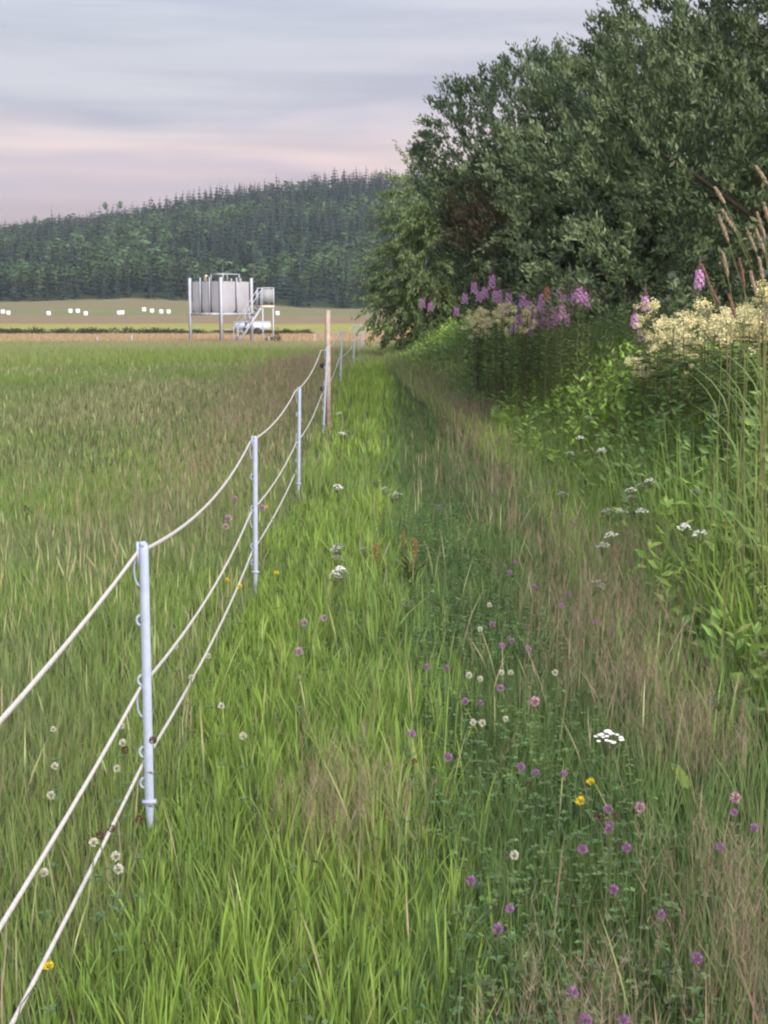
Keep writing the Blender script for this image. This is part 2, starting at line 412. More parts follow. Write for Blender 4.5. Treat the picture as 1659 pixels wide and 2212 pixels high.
mb = MB(); lbox(mb, .10, W - .10, .10, W - .10, zb + .05, zt - .1); mb.build('bin_core', DARKST, binr)
def bulged(u, v_out, start, width, z_lo, z_hi):
    """an upright panel with a bowed face and rounded lower end"""
    mb = MB(); nu, nv = 7, 9; V = []
    for j in range(nv):
        tz = j / (nv - 1); z = z_lo + (z_hi - z_lo) * tz
        pull = .16 * max(0, (.16 - tz) / .16) ** 2
        for i in range(nu):
            tu = i / (nu - 1); b = .035 * (1 - (2 * tu - 1) ** 4) - pull * .5
            V.append(u * (start + width * tu) + v_out * b + np.array([0, 0, z]))
    T = []
    for j in range(nv - 1):
        for i in range(nu - 1):
            a = j * nu + i; T += [(a, a + 1, a + nu + 1), (a, a + nu + 1, a + nu)]
    mb.add(V, T); return mb
for face, (u, o_, n_p) in enumerate([(ul, -ur, 3), (ur, -ul, 2), (ul, ur, 3), (ur, ul, 2)]):
    base0 = np.zeros(3) if face < 2 else (ur * W if face == 2 else ul * W)
    step = (W - .24) / n_p
    for k in range(n_p):
        q = bulged(u, o_, .14 + k * step + .05, step - .10, zb + .04, zt - .12); q.V[0] = q.V[0] + base0 - o_ * .05
        q.build('panel', PANEL, binr, True)
    for k in range(1, n_p):
        mb = MB(); p = base0 + u * (.12 + k * step) + o_ * .03
        mb.box(p + np.array([0, 0, (zb + zt) / 2 + .05]), (.05, .05, zt - zb + .1), Rl); mb.build('rib', STEEL, binr)
for a, b in [(0, 0), (W, 0), (0, W), (W, W)]:
    mb = MB(); p = loc(a, b, 0); mb.box(p + [0, 0, zt / 2 + .02], (.13, .13, zt + .04 + .1), Rl)
    lg = mb.build('leg', STEEL, binr); f = MB(); f.box(p + [0, 0, .02], (.3, .3, .06), Rl); f.build('foot_plate', STEEL, lg)
mb = MB()
for a0, a1, b0, b1 in [(0, W, -.03, .06), (0, W, W - .06, W + .03), (-.03, .06, .07, W - .07), (W - .06, W + .03, .07, W - .07)]:
    lbox(mb, a0, a1, b0, b1, zb - .1, zb + .03)
mb.build('lower_frame', STEEL, binr)
mb = MB()
for b in (.15, 1.45): mb.tube([loc(-.02, b, zt - .1), loc(-.02, b, zt + .30)], .03, 6); mb.tube([loc(.9, b, zt - .1), loc(.9, b, zt + .30)], .03, 6)
for a in (-.02, .9): mb.tube([loc(a, .15, zt + .28), loc(a, 1.45, zt + .28)], .03, 6)
for b in (.15, 1.45): mb.tube([loc(-.02, b, zt + .28), loc(.9, b, zt + .28)], .03, 6)
mb.build('top_rail', STEEL, binr)
mb = MB(); mb.tube([loc(1.35, .2, zt - .1), loc(1.35, .2, zt + .16), loc(1.30, .2, zt + .2)], .09, 8); mb.build('filler_cap', mat('cap_tan', (.5, .4, .28), .6), binr)

stair = link('steel_staircase', None); s0 = P(508, 735, BY - 1.5); sz = float(g(s0[0], BY - 1.5)); stair.location = (s0[0], BY - 1.5, sz)
tag(stair, 'grey steel stairs climbing right to a small railed landing beside the raised bin', 'staircase')
run, rise = 1.42, 2.03; dv = np.array([.92, .39, 0]); pv = np.array([-.39, .92, 0]); SW = .8
Rs = np.stack([dv, pv, [0, 0, 1]], 1)
for s in (-1, 1):
    o_ = pv * s * SW / 2; mb = MB(); mb.tube([o_ + [0, 0, 0], o_ + dv * run + [0, 0, rise]], .055, 4, squash=(.5, 1)); mb.build('stringer', STEEL, stair)
    mb = MB(); mb.tube([o_ + [0, 0, .95], o_ + dv * run + [0, 0, rise + .95]], .020, 6)
    for t in (.03, .5, .97): mb.tube([o_ + dv * run * t + [0, 0, rise * t], o_ + dv * run * t + [0, 0, rise * t + .95]], .022, 6)
    mb.build('handrail', STEEL, stair)
for k in range(8):
    t = (k + .6) / 8; mb = MB(); mb.box(dv * run * t + [0, 0, rise * t], (.22, SW - .04, .04), Rs); mb.build('tread', STEEL, stair)
lc = dv * (run + .36) + [0, 0, rise]
mb = MB(); mb.box(lc + [0, 0, .04], (.72, .9, .10), Rs); mb.build('landing', mat('landing_deck', (.58, .50, .42), .7), stair)
for a in (-.33, .33):
    for b in (-.42, .42):
        p = lc + dv * a + pv * b; mb = MB(); mb.tube([p + [0, 0, .08], p + [0, 0, 1.06]], .032, 6); mb.build('rail_post', STEEL, stair)
mb = MB()
for zz_ in (.55, 1.05):
    for a, b, a2, b2 in [(-.33, -.42, .33, -.42), (.33, -.42, .33, .42), (-.33, .42, .33, .42)]:
        mb.tube([lc + dv * a + pv * b + [0, 0, zz_], lc + dv * a2 + pv * b2 + [0, 0, zz_]], .026, 6)
mb.build('railing', STEEL, stair)['kind'] = 'stuff'
mb = MB(); mb.box(lc - pv * .44 + [0, 0, .62], (.58, .012, .72), Rs); mb.build('mesh_screen', mat('screen_grey', (.22, .23, .25), .7), stair)
for a in (-.30, .30):
    p = lc + dv * a - pv * .38; p2 = p.copy(); p2[2] = 0; mb = MB(); mb.tube([p2 + [0, 0, -.05], p], .04, 6); mb.build('leg', STEEL, stair)

# low white trailer tank behind the stairs
TY = 108.0
tp = P(545, 708, TY); tz = float(g(tp[0], TY)); tr = link('white_trailer', None, None, (tp[0], TY, tz), .05)
tag(tr, 'low white box trailer half hidden in the dry grass behind the stairs', 'trailer')
WHT = mat('trailer_white', (.40, .46, .56), .6, noise=(3, .3, (.85, .85, .85)))
mb = MB(); mb.box((0, 0, .74), (2.75, 1.4, .56), taper=.96); mb.box((0, 0, 1.03), (2.82, 1.46, .04)); mb.build('body', WHT, tr)
mb = MB(); mb.box((1.36, -.3, .72), (.05, .8, .42)); mb.build('tail_door', mat('trailer_door', (.55, .54, .50), .5), tr)
for xx in (-.35, .4):
    mb = MB(); mb.tube([(xx, -.78, .3), (xx, -.6, .3)], .3, 14); w_ = mb.build('wheel', mat('tyre', (.03, .03, .03), .9), tr)
mb = MB(); mb.box((-1.7, 0, .42), (.8, .08, .08)); mb.box((0, 0, .43), (2.6, 1.1, .06)); mb.build('drawbar', STEEL, tr)

# ------------------------------------------------------------------ electric fence
FX = [(310, 4.30, 1175, -.735), (548, 8.45, 944, None), (643, 12.9, 838, None), (697, 18.2, 752, None), (735, 25.0, 714, None), (763.5, 35.0, 702, None), (774, 45.0, 700, None), (780, 54.0, 700, None), (784, 63.0, 701, None)]
posts = []
for i, (px, Y, top, _) in enumerate(FX):
    t = P(px, top, Y); zg = float(g(t[0], Y)); posts.append((t[0], Y, zg, t[2]))
posts = [(-.75, .1, 0.0, .94)] + posts           # the next post, beside the camera
clip_mb = MB()
a = np.linspace(R(70), R(290), 9)
clip_mb.tube([(.014 + .022 * math.cos(t), 0, .034 * math.sin(t)) for t in a], .0030, 6)
clip_me = clip_mb.mesh('clip', PLASTIC, True)
small = MB(); small.tube([(.012 + .016 * math.cos(t), 0, .017 * math.sin(t)) for t in a], .0045, 6); small_me = small.mesh('small_clip', PLASTIC, True)
ordn = ['nearest', 'second', 'third', 'fourth', 'fifth', 'sixth', 'seventh', 'eighth', 'ninth']
for i, (x, y, zg, zt_) in enumerate(posts[1:]):
    h = zt_ - zg; root = link('fence_post', None, None, (x, y, zg)); root.rotation_euler = (rng.normal() * .01, [.0, .008, .018, .055, .03, .03, .02, .02, .03][i], rng.normal() * .1)
    d = {0: 'tall and nearest white plastic fence post with rope clips', 1: 'second white plastic fence post from the camera', 2: 'third white plastic fence post from the camera',
         3: 'leaning white plastic fence post in front of the brown timber post', 4: 'white plastic fence post just beyond the brown timber post'}.get(i, ordn[i] + ' white plastic fence post, far along the rope line')
    tag(root, d, 'fence post', 'white posts of the rope fence')
    hw = .0135
    sh = MB()                                    # U-section shaft, narrowing to the spike
    zs_ = [-.08, .02, .10, .13, h - .02, h]; ws = [.35, .55, .85, 1, 1, .8]
    outl = [(-1, -.7), (1, -.7), (1, .9), (.6, .9), (.6, -.2), (-.6, -.2), (-.6, .9), (-1, .9)]
    ring = [(px * hw * w, py * hw * w, z) for z, w in zip(zs_, ws) for px, py in outl]; T = []
    for r_ in range(len(zs_) - 1):
        for k in range(8):
            a0 = r_ * 8 + k; a1 = r_ * 8 + (k + 1) % 8; T += [(a0, a1, a1 + 8), (a0, a1 + 8, a0 + 8)]
    q = (len(zs_) - 1) * 8
    T += [(q, q + 1, q + 4), (q, q + 4, q + 5), (q + 1, q + 2, q + 3), (q + 1, q + 3, q + 4), (q, q + 5, q + 6), (q, q + 6, q + 7)]
    sh.add(ring, T); sh.build('shaft', PLASTIC, root)
    hd = MB(); hd.tube([(-.004, 0, h - .01), (-.004, 0, h + .006)], .011, 8); hd.box((-.019, 0, h - .03), (.009, .012, .07)); hd.build('head', PLASTIC, root, True)
    for zc, big in [(h - .085, 1), (h - .24, 0), (h - .43, 0), (h - .50, 1), (h - .66, 0), (h - .76, 0)]:
        if zc > .06 and i < 6:
            o = link('clip', clip_me if big else small_me, root, (-.024, 0, zc)); o.scale = (1, 1, 1.5 if big else 1)
    if i < 4:
        ft = MB(); ft.box((0, -.004, .135), (.045, .02, .012)); ft.build('foot_step', PLASTIC, root)

def rope(zoff, sag, name, label, last, lows=None):
    pts = []
    for k in range(len(posts) - 1):
        if k >= last: break
        a_, b_ = np.array(posts[k]), np.array(posts[k + 1])
        za = a_[3] - zoff[0] if zoff[1] is None else a_[2] + zoff[1]; zb_ = b_[3] - zoff[0] if zoff[1] is None else b_[2] + zoff[1]
        n = 26 if k < 3 else 14
        for t in np.linspace(0, 1, n, endpoint=False):
            s = sag * (1 + .25 * math.sin(k * 2.1)) * 4 * t * (1 - t)
            pts.append((a_[0] + (b_[0] - a_[0]) * t - .022, a_[1] + (b_[1] - a_[1]) * t, za + (zb_ - za) * t - s))
    mb = MB(); pts = np.array(pts)
    wob = .0012 * np.sin(np.arange(len(pts)) * 1.7)
    mb.tube(pts, .0062 + np.abs(wob), 7, squash=(.7, 1.05))
    tag(mb.build(name, ROPE, None, True), label, 'rope', 'ropes of the electric fence')
rope((.03, None), .075, 'fence_rope', 'top white rope sagging between the heads of the fence posts', 9)
rope((0, .50), .06, 'fence_rope', 'middle white rope at half height of the fence posts', 6)
rope((0, .25), .045, 'fence_rope', 'lowest white rope dipping into the grass beside the nearest posts', 3)

wp = P(708, 670, 18.75); zg = float(g(wp[0], 18.75)); tim = link('timber_post', None, None, (wp[0], 18.75, zg), .5)
tag(tim, 'tall brown square timber post behind the fourth white fence post', 'post')
WOOD = mat('weathered_wood', (.40, .325, .28), .85, noise=(14, .7, (.5, .45, .42)), bump=.5)
mb = MB(); hh = wp[2] - zg; mb.box((0, 0, hh / 2 - .1), (.052, .052, hh + .2), taper=.96); mb.build('timber', WOOD, tim)
BLK = mat('black_insulator', (.02, .02, .022), .5)
for zq in (hh - .72, hh - 1.02):
    mb = MB(); mb.tube([(-.04, 0, zq), (-.10, -.03, zq)], .02, 8); mb.tube([(-.10 + .028 * math.cos(t), -.03, zq + .028 * math.sin(t)) for t in np.linspace(0, 6.28, 11)], .010, 6); mb.build('insulator', BLK, tim)
for px, top, lab in [(285, 723, 'between the bale rows'), (210, 727, 'left of the pair of touching bales'), (581, 726, 'right of the stair landing leg'), (680, 722, 'left of the tall timber post')]:
    p = P(px, top, 77); z = float(g(p[0], 77)); mb = MB(); h = p[2] - z
    mb.box((0, 0, h / 2), (.05, .05, h), taper=.8); mb.box((-.035, 0, h - .1), (.03, .03, .06))
    tag(mb.build('far_fence_post', PLASTIC, None, loc=(p[0], 77, z)), 'small white post at the far pasture edge, ' + lab, 'fence post', 'far fence posts')

# ------------------------------------------------------------------ willows on the right
def ellip_shoots(r, lobes, n_sh, per, ln, colf, shoot_len=(.22, .46), droop=0.0, width=.40, zmin=.25, inner=.42):
    V = []; A = []; Nn = []; Ls = []; K = []
    tot = sum(l[3] * l[4] + l[4] * l[5] + l[3] * l[5] for l in lobes)
    for l in lobes:
        c = np.array(l[:3]); rad = np.array(l[3:6]); k = int(n_sh * (rad[0] * rad[1] + rad[1] * rad[2] + rad[0] * rad[2]) / tot)
        d = r.normal(size=(k, 3)); d /= np.linalg.norm(d, axis=1, keepdims=True)
        rr = np.where(r.random(k) < inner, r.uniform(.4, .85, k), r.uniform(.86, 1.0, k))
        rr = rr * (.93 + .15 * vnoise(d[:, 0] * 3 + c[0] * 7, d[:, 1] * 3 + d[:, 2] * 2.7 + c[1], 5))
        p = c + d * rad * rr[:, None]
        sd_ = d * [1, 1, .7] + [0, 0, .55 - 1.5 * droop] + .35 * r.normal(size=(k, 3)); sd_ /= np.linalg.norm(sd_, axis=1, keepdims=True)
        sl = r.uniform(*shoot_len, k); tone = r.normal(size=k)
        t = r.random((k, per)) ** .8
        b = p[:, None] + sd_[:, None] * (sl[:, None] * t)[..., None] + .035 * r.normal(size=(k, per, 3))
        ax = sd_[:, None] * .7 + r.normal(size=(k, per, 3)) * .42 + [0, 0, .5 - 1.5 * droop]
        ok = b[..., 2] > zmin
        V.append(b[ok]); A.append(ax[ok]); Nn.append((r.normal(size=(k, per, 3)) + [0, 0, .2])[ok])
        Ls.append((ln * r.uniform(.65, 1.2, (k, per)) * (1.1 - .35 * t))[ok]); K.append(colf(r, b, tone, t)[ok])
    b, ax, nn, ll, kk = map(np.concatenate, (V, A, Nn, Ls, K))
    return leaves(b, ax, nn, ll, ll * width, kk)
def willow_col(dark, light, brown=None):
    def f(r, b, tone, t):
        c = lerp(np.array(dark), np.array(light), np.clip(.34 + .26 * tone[:, None] + .22 * r.normal(size=t.shape), 0, 1))
        pale = r.random(t.shape) < .06
        c = np.where(pale[..., None], np.array((.15, .19, .125)) * r.uniform(.7, 1.1, t.shape)[..., None], c)
        if brown is not None:
            q = np.clip(1.25 - np.linalg.norm((b - np.array(brown[:3])) / np.array(brown[3:6]), axis=-1), 0, 1) * r.uniform(.2, 1, t.shape)
            c = lerp(c, np.array((.150, .095, .070)), q)
        return c
    return f
def willow(name, x, y, label, lobes, n_sh, per, ln, colf, stems, grow=1.0, **kw):
    lobes = [tuple(np.array(l) * grow) for l in lobes]
    r = np.random.default_rng(int(abs(x * 131 + y * 17)) + 3); z = float(g(x, y)); root = link(name, None, None, (x, y, z)); tag(root, label, 'tree')
    for k in range(stems):
        l = lobes[k % len(lobes)]; top = np.array(l[:3]) + r.normal(size=3) * .4; b0 = np.array([r.normal() * .25, r.normal() * .25, -.1])
        m_ = b0 * .5 + top * .5 + [r.normal() * .3, r.normal() * .3, .2]
        pts = [b0, b0 * .7 + m_ * .3 + [0, 0, .1], m_, top * .8 + m_ * .2, top]
        rb = .05 + .02 * top[2] / 3; mb = MB(); mb.tube(pts, [rb, rb * .85, rb * .6, rb * .4, rb * .2], 7)
        for q in range(5):
            s_ = pts[2] * (1 - q / 5) + pts[4] * q / 5; e = s_ + np.array([r.normal(), r.normal(), .6]) * .7; mb.tube([s_, (s_ + e) / 2 + r.normal(size=3) * .08, e], [rb * .35, rb * .25, rb * .08], 5, cap=False)
        mb.build('trunk', BARK, root, True)
    v, t, k = ellip_shoots(r, lobes, n_sh, per, ln, colf, **kw)
    cr = link('crown', np_mesh('crown', v, t, k, LEAF), root); cr['kind'] = 'stuff'
    return root
DK, LT = (.070, .110, .056), (.212, .278, .140)
willow('willow_tree', 4.95, 16.8, 'nearest broad grey-green willow filling the upper right corner',
       [(.15, -.2, 2.9, 2.15, 2.2, 2.2), (1.1, .2, 4.6, 2.2, 2.3, 2.2), (-1.3, .1, 1.9, 1.6, 1.6, 1.5), (1.6, -.6, 2.2, 1.9, 1.7, 2.0), (-.2, .2, 5.2, 1.7, 1.8, 1.5)], 4300, 42, .092, willow_col(DK, LT), 5, grow=1.22, zmin=.7)
willow('willow_tree', 8.6, 18.5, 'tall willow crown reaching out of the frame behind the nearest willow',
       [(-.6, 0, 3.2, 2.4, 2.2, 2.8), (.3, 0, 5.8, 2.3, 2.2, 2.2), (-.9, -.3, 1.4, 1.6, 1.6, 1.3)], 750, 32, .14, willow_col(DK, LT), 4, grow=1.2, zmin=.5)
willow('willow_tree', 4.35, 25.2, 'dark rounded willow behind the nearest one, with a brown withered patch',
       [(-1.4, 0, 2.85, 1.7, 2.0, 1.5), (.3, 0, 3.1, 1.9, 2.2, 1.45), (-1.2, -.2, 1.7, 1.7, 1.7, 1.4), (1.2, .2, 2.8, 1.9, 2.0, 2.1)], 4800, 32, .098,
       willow_col((.056, .090, .050), (.155, .212, .112), (-2.9, -1.7, 2.35, .95, 1.8, .8)), 5, grow=1.19, zmin=.3, shoot_len=(.15, .34), inner=.34)
willow('willow_tree', 5.6, 33.0, 'hidden willow glimpsed between the two big willow crowns',
       [(0, 0, 2.6, 2.4, 2.2, 2.4), (.4, 0, 4.4, 2.0, 2.0, 1.7)], 800, 30, .12, willow_col(DK, LT), 3)
willow('weeping_birch', 1.25, 39.0, 'small light green tree with hanging twigs at the far end of the row',
       [(.1, 0, 3.2, 1.3, 1.3, 2.1), (-.35, 0, 1.8, 1.2, 1.2, 1.6), (.5, 0, 1.2, 1.3, 1.2, 1.2), (.3, 0, 3.9, 1.0, 1.0, 1.0)], 1100, 36, .13, willow_col((.105, .155, .058), (.195, .265, .105)), 3, droop=.75, shoot_len=(.4, 1.0))
willow('willow_tree', 3.4, 46.0, 'dim willow crown behind the small light green tree',
       [(0, 0, 2.4, 2.2, 2.2, 2.3), (.2, 0, 4.2, 2.0, 2.0, 1.8)], 600, 28, .15, willow_col(DK, LT), 3)

# ------------------------------------------------------------------ grass
def scatter(y0, y1, xl, xr, rho):
    n = int(rho * (y1 - y0) * (xr((y0 + y1) / 2) - xl((y0 + y1) / 2)))
    yv = y0 + (y1 - y0) * rng.random(int(n * 1.6)); wv = xr(yv) - xl(yv); keep = rng.random(len(yv)) < wv / wv.max() 
    yv = yv[keep][:n]; xv = xl(yv) + (xr(yv) - xl(yv)) * rng.random(len(yv)); return xv, yv
edge_l = lambda y: -(.285 * y + 1.3); edge_r = lambda y: .285 * y + 1.3
FENCE_X = lambda x, y: -.80 + .16 * (fbm(np.asarray(y) * .8, np.asarray(x) * 0 + 3.3, 8) - .5) * 2
PATCHES = [(1320, 1300, .34), (1040, 880, .4), (1350, 1430, .28), (1650, 2060, .20), (740, 1680, .20), (1560, 1850, .12), (1500, 1560, .2), (1250, 2160, .12), (1380, 1180, .4)]
PC = [(PG(px, py, .25), r_) for px, py, r_ in PATCHES]
def patch_amount(x, y):
    m = np.zeros_like(x)
    for p, r_ in PC: m = np.maximum(m, np.exp(-((x - p[0]) ** 2 + ((y - p[1]) * .55) ** 2) / r_ ** 2))
    strip = np.exp(-((x + 1.75) / .75) ** 2) * sst(8, 16, y)
    side = .8 * np.exp(-((x - 1.08) / .30) ** 2) * sst(5, 8, y) * (1 - sst(24, 32, y)) * sst(.30, .62, fbm(x * 1.5, y * .35, 19))
    return np.maximum(np.maximum(m, strip), side)
LODS = [(1.7, 6, 2900, 4, .0066), (6, 15, 1350, 4, .0088), (15, 34, 390, 3, .0155)]
PW = {5: (.75, 1, .85, .55, 0), 4: (.85, 1, .7, 0), 3: (1, .85, 0), 2: (1, 0)}
zones = {'pasture_grass': [], 'verge_grass': [], 'trail_grass': []}
for y0, y1, rho, rows, wd in LODS:
    x, y = scatter(y0, y1, edge_l, lambda v: np.minimum(edge_r(v), thick_x(v) + .5), rho)
    n = len(x); tuft = fbm(x * 2.2, y * 1.3, 91, 2); n_big = fbm(x * .30, y * .13, 77); n_mid = fbm(x * 1.1, y * .5, 87)
    past = x < FENCE_X(x, y); tr_l = .10 + .35 * (fbm(y * .45, y * 0 + 1.7, 61) - .5)
    trail = (~past) & (x > tr_l + .10 * rng.normal(size=n)); verge = (~past) & (~trail)
    if y0 < 12: kp = (~trail) | (rng.random(n) < .62); x, y, tuft, n_big, n_mid, past, trail, verge = [q[kp] for q in (x, y, tuft, n_big, n_mid, past, trail, verge)]; n = len(x)
    side_r = sst(0, .9, x - thick_x(y) + .5)
    track = np.exp(-((x - (.46 + .12 * (fbm(y * .5, y * 0 + 9.1, 62) - .5))) / np.maximum(.2, .27 - .003 * y)) ** 4)      # trodden, short and matted
    cell = .085 if y0 < 6 else (.13 if y0 < 15 else .25)
    ix, iy = np.floor(x / cell).astype(np.int64), np.floor(y / cell).astype(np.int64)
    tcx, tcy = (ix + hash2(ix, iy, 5)) * cell, (iy + hash2(ix, iy, 6)) * cell; tv = hash2(ix, iy, 7)
    inl = rng.random(n) < np.where(verge, .75, .5); dxx, dyy = x - tcx, y - tcy
    x = np.where(inl, tcx + dxx * .38, x); y = np.where(inl, tcy + dyy * .38, y)
    # heights
    h = np.where(past, rng.uniform(.09, .22, n) * (.75 + .5 * tuft) * (1 - .3 * sst(6, 14, y)), np.where(verge, rng.uniform(.09, .24, n) * (.55 + .95 * tuft), rng.uniform(.08, .25, n) * (.7 + .7 * tuft) + .3 * side_r * rng.random(n)))
    h = h * np.where(inl, .55 + .8 * tv, 1.0) * (1 - .62 * track * trail)
    h = h * (1 - .5 * np.exp(-((x + .70) / .24) ** 2) * (y < 13))          # kept short under the ropes
    # colours
    k = np.clip(1.9 * (n_big - .5) + .9 * (n_mid - .5) + .58, 0, 1)
    cp = lerp(OLIVE, MID * 1.1, k); cp = lerp(cp, LUSH * .92, np.clip((k - .60) * 2.0, 0, 1) * .55)
    cp = lerp(cp, LUSH * .92, .45 * sst(1.1, .2, -(x + .8)) * (y < 12)) if False else lerp(cp, LUSH, .55 * np.exp(-((x + .8) / .35) ** 2) * (y < 9))
    dead = rng.random(n) < np.where(past, .07 + .18 * (1 - k), np.where(trail, .045, .035))
    cv = lerp(MID, LUSH, np.clip(.68 + 1.4 * (n_mid - .5), 0, 1)); cv = lerp(cv, LUSH * 1.12, .4 * sst(12, 24, y))
    ct = lerp(DARK * 1.25, MID * 1.05, np.clip(.45 + 1.8 * (n_mid - .5), 0, 1)); ct = lerp(ct, LUSH * .9, .5 * side_r)
    c = np.where(past[:, None], cp, np.where(verge[:, None], cv, ct))
    c = lerp(c, PINK * .8, np.clip(patch_amount(x, y) * .32, 0, .4) * rng.random(n))
    c = np.where(dead[:, None], TAN * rng.uniform(.6, 1.05, (n, 1)), c)
    c = lerp(c, DARK * 1.2, .6 * track * trail)
    c = np.where(past[:, None], jit(c, .09), jit(c, .16)) * np.where(inl, np.where(past, .90 + .2 * tv, .78 + .44 * tv), 1.0)[:, None]
    blu = rng.random(n) < .10; c = np.where(blu[:, None], lerp(c, BLUEG, .7), c)
    w = wd * rng.uniform(.6, 1.35, n) * np.where(verge, 1.0, np.where(past, .75, .75)); w = np.where(dead, w * .55, w)
    az = np.where(inl, np.arctan2(dyy, dxx) + .5 * rng.normal(size=n), rng.uniform(0, 6.283, n)); lean = np.clip(np.abs(rng.normal(size=n)) * np.where(past, .20, .25) + .04, 0, .9)
    face = rng.normal(size=n) * .8 + np.where(rng.random(n) < .5, 0, 3.14)
    base = np.stack([x, y, g(x, y) - .01], 1)
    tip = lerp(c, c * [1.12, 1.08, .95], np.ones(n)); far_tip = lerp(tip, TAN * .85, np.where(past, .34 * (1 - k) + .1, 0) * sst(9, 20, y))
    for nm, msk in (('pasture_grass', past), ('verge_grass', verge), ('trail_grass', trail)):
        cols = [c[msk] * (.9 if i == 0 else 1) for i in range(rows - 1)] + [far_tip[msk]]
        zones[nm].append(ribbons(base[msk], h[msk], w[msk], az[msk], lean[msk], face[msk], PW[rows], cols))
# dense short sward of the trail
for y0, y1, rho, wd in [(2.2, 6, 3600, .0042), (6, 12, 1500, .0062)]:
    x, y = scatter(y0, y1, lambda v: np.full_like(np.asarray(v, float), .05), lambda v: np.minimum(edge_r(v), thick_x(v)), rho); n = len(x)
    nz = fbm(x * 3.2, y * 1.8, 44); c = jit(lerp(DARK * 1.2, MID * 1.1, np.clip(.5 + 2.2 * (nz - .5) + .2 * rng.normal(size=n), 0, 1)), .2); c = lerp(c, PINK * .8, np.clip(patch_amount(x, y) * .4, 0, .4) * rng.random(n))
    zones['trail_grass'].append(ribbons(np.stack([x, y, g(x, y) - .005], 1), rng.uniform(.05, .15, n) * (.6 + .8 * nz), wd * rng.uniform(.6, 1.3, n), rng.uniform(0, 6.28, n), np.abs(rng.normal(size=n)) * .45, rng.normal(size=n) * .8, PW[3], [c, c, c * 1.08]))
# fine undergrowth of the verge and the pasture
for y0, y1, rho, wd in [(2.0, 6, 1900, .0042), (6, 10, 800, .0065)]:
    x, y = scatter(y0, y1, edge_l, lambda v: np.full_like(np.asarray(v, float), .12), rho); n = len(x); past = x < FENCE_X(x, y)
    nz = fbm(x * 2.6, y * 1.5, 46); c = jit(np.where(past[:, None], lerp(OLIVE, MID * 1.1, nz), lerp(MID, LUSH * .95, np.clip(1.8 * (nz - .2), 0, 1))), .2)
    rbn = ribbons(np.stack([x, y, g(x, y) - .005], 1), rng.uniform(.06, .17, n), wd * rng.uniform(.6, 1.3, n), rng.uniform(0, 6.28, n), np.abs(rng.normal(size=n)) * .4, rng.normal(size=n) * .8, PW[3], [c, c, c * 1.08])
    for nm, msk in (('pasture_grass', past), ('verge_grass', ~past)):
        vi = np.repeat(msk, 5); new = np.cumsum(vi) - 1; tk = np.repeat(msk, 3); zones[nm].append((rbn[0][vi], new[rbn[1][tk]], rbn[2][vi]))
# farther pasture
x, y = scatter(34, 78, edge_l, lambda v: np.minimum(edge_r(v), thick_x(v) + .5), 100)
n = len(x); n_big = fbm(x * .10, y * .045, 77); n_mid = fbm(x * .5, y * .2, 87); k = np.clip(2.2 * (n_big - .5) + .8 * (n_mid - .5) + .55, 0, 1)
k = np.maximum(k, np.exp(-((y - 44) / 9) ** 2 - ((x + 5) / 5) ** 2))
c = lerp(OLIVE * 1.05, LUSH * .8, k * .75); c = lerp(c, PINK, np.clip(patch_amount(x, y), 0, .7) * rng.random(n)); c = lerp(c, TAN * .9, (.30 * (1 - k)) + .3 * sst(62, 76, y)); c = jit(c, .12)
zones['pasture_grass'].append(ribbons(np.stack([x, y, g(x, y) - .02], 1), rng.uniform(.16, .34, n), .034 * rng.uniform(.6, 1.3, n), rng.uniform(0, 6.28, n), np.abs(rng.normal(size=n)) * .3, rng.normal(size=n) * .6, PW[2], [c, c]))
# dry orange stand beyond the pasture
x, y = scatter(77, 110, edge_l, lambda v: .03 * v, 24); n = len(x)
c = jit(lerp((.30, .215, .145), (.27, .22, .125), fbm(x * .06, y * .05, 9)), .10)
dryg = ribbons(np.stack([x, y, g(x, y) - .02], 1), rng.uniform(.1, .28, n), .07 * rng.uniform(.6, 1.3, n), rng.uniform(0, 6.28, n), np.abs(rng.normal(size=n)) * .25, rng.normal(size=n) * .6, PW[2], [c, c])
tag(link('dry_grass', np_mesh('dry_grass', *dryg[:2], dryg[2], DRY)), 'orange tan dry grass in a strip beyond the pasture', 'grass', kind='stuff')
for nm, lab in (('pasture_grass', 'mixed green and brown meadow grass of the pasture left of the fence'), ('verge_grass', 'lush bright green grass strip along the fence'), ('trail_grass', 'short dark green grass of the trodden trail')):
    v, t, k = join(zones[nm]); tag(link(nm, np_mesh(nm, v, t, k, GRASS)), lab, 'grass', kind='stuff')
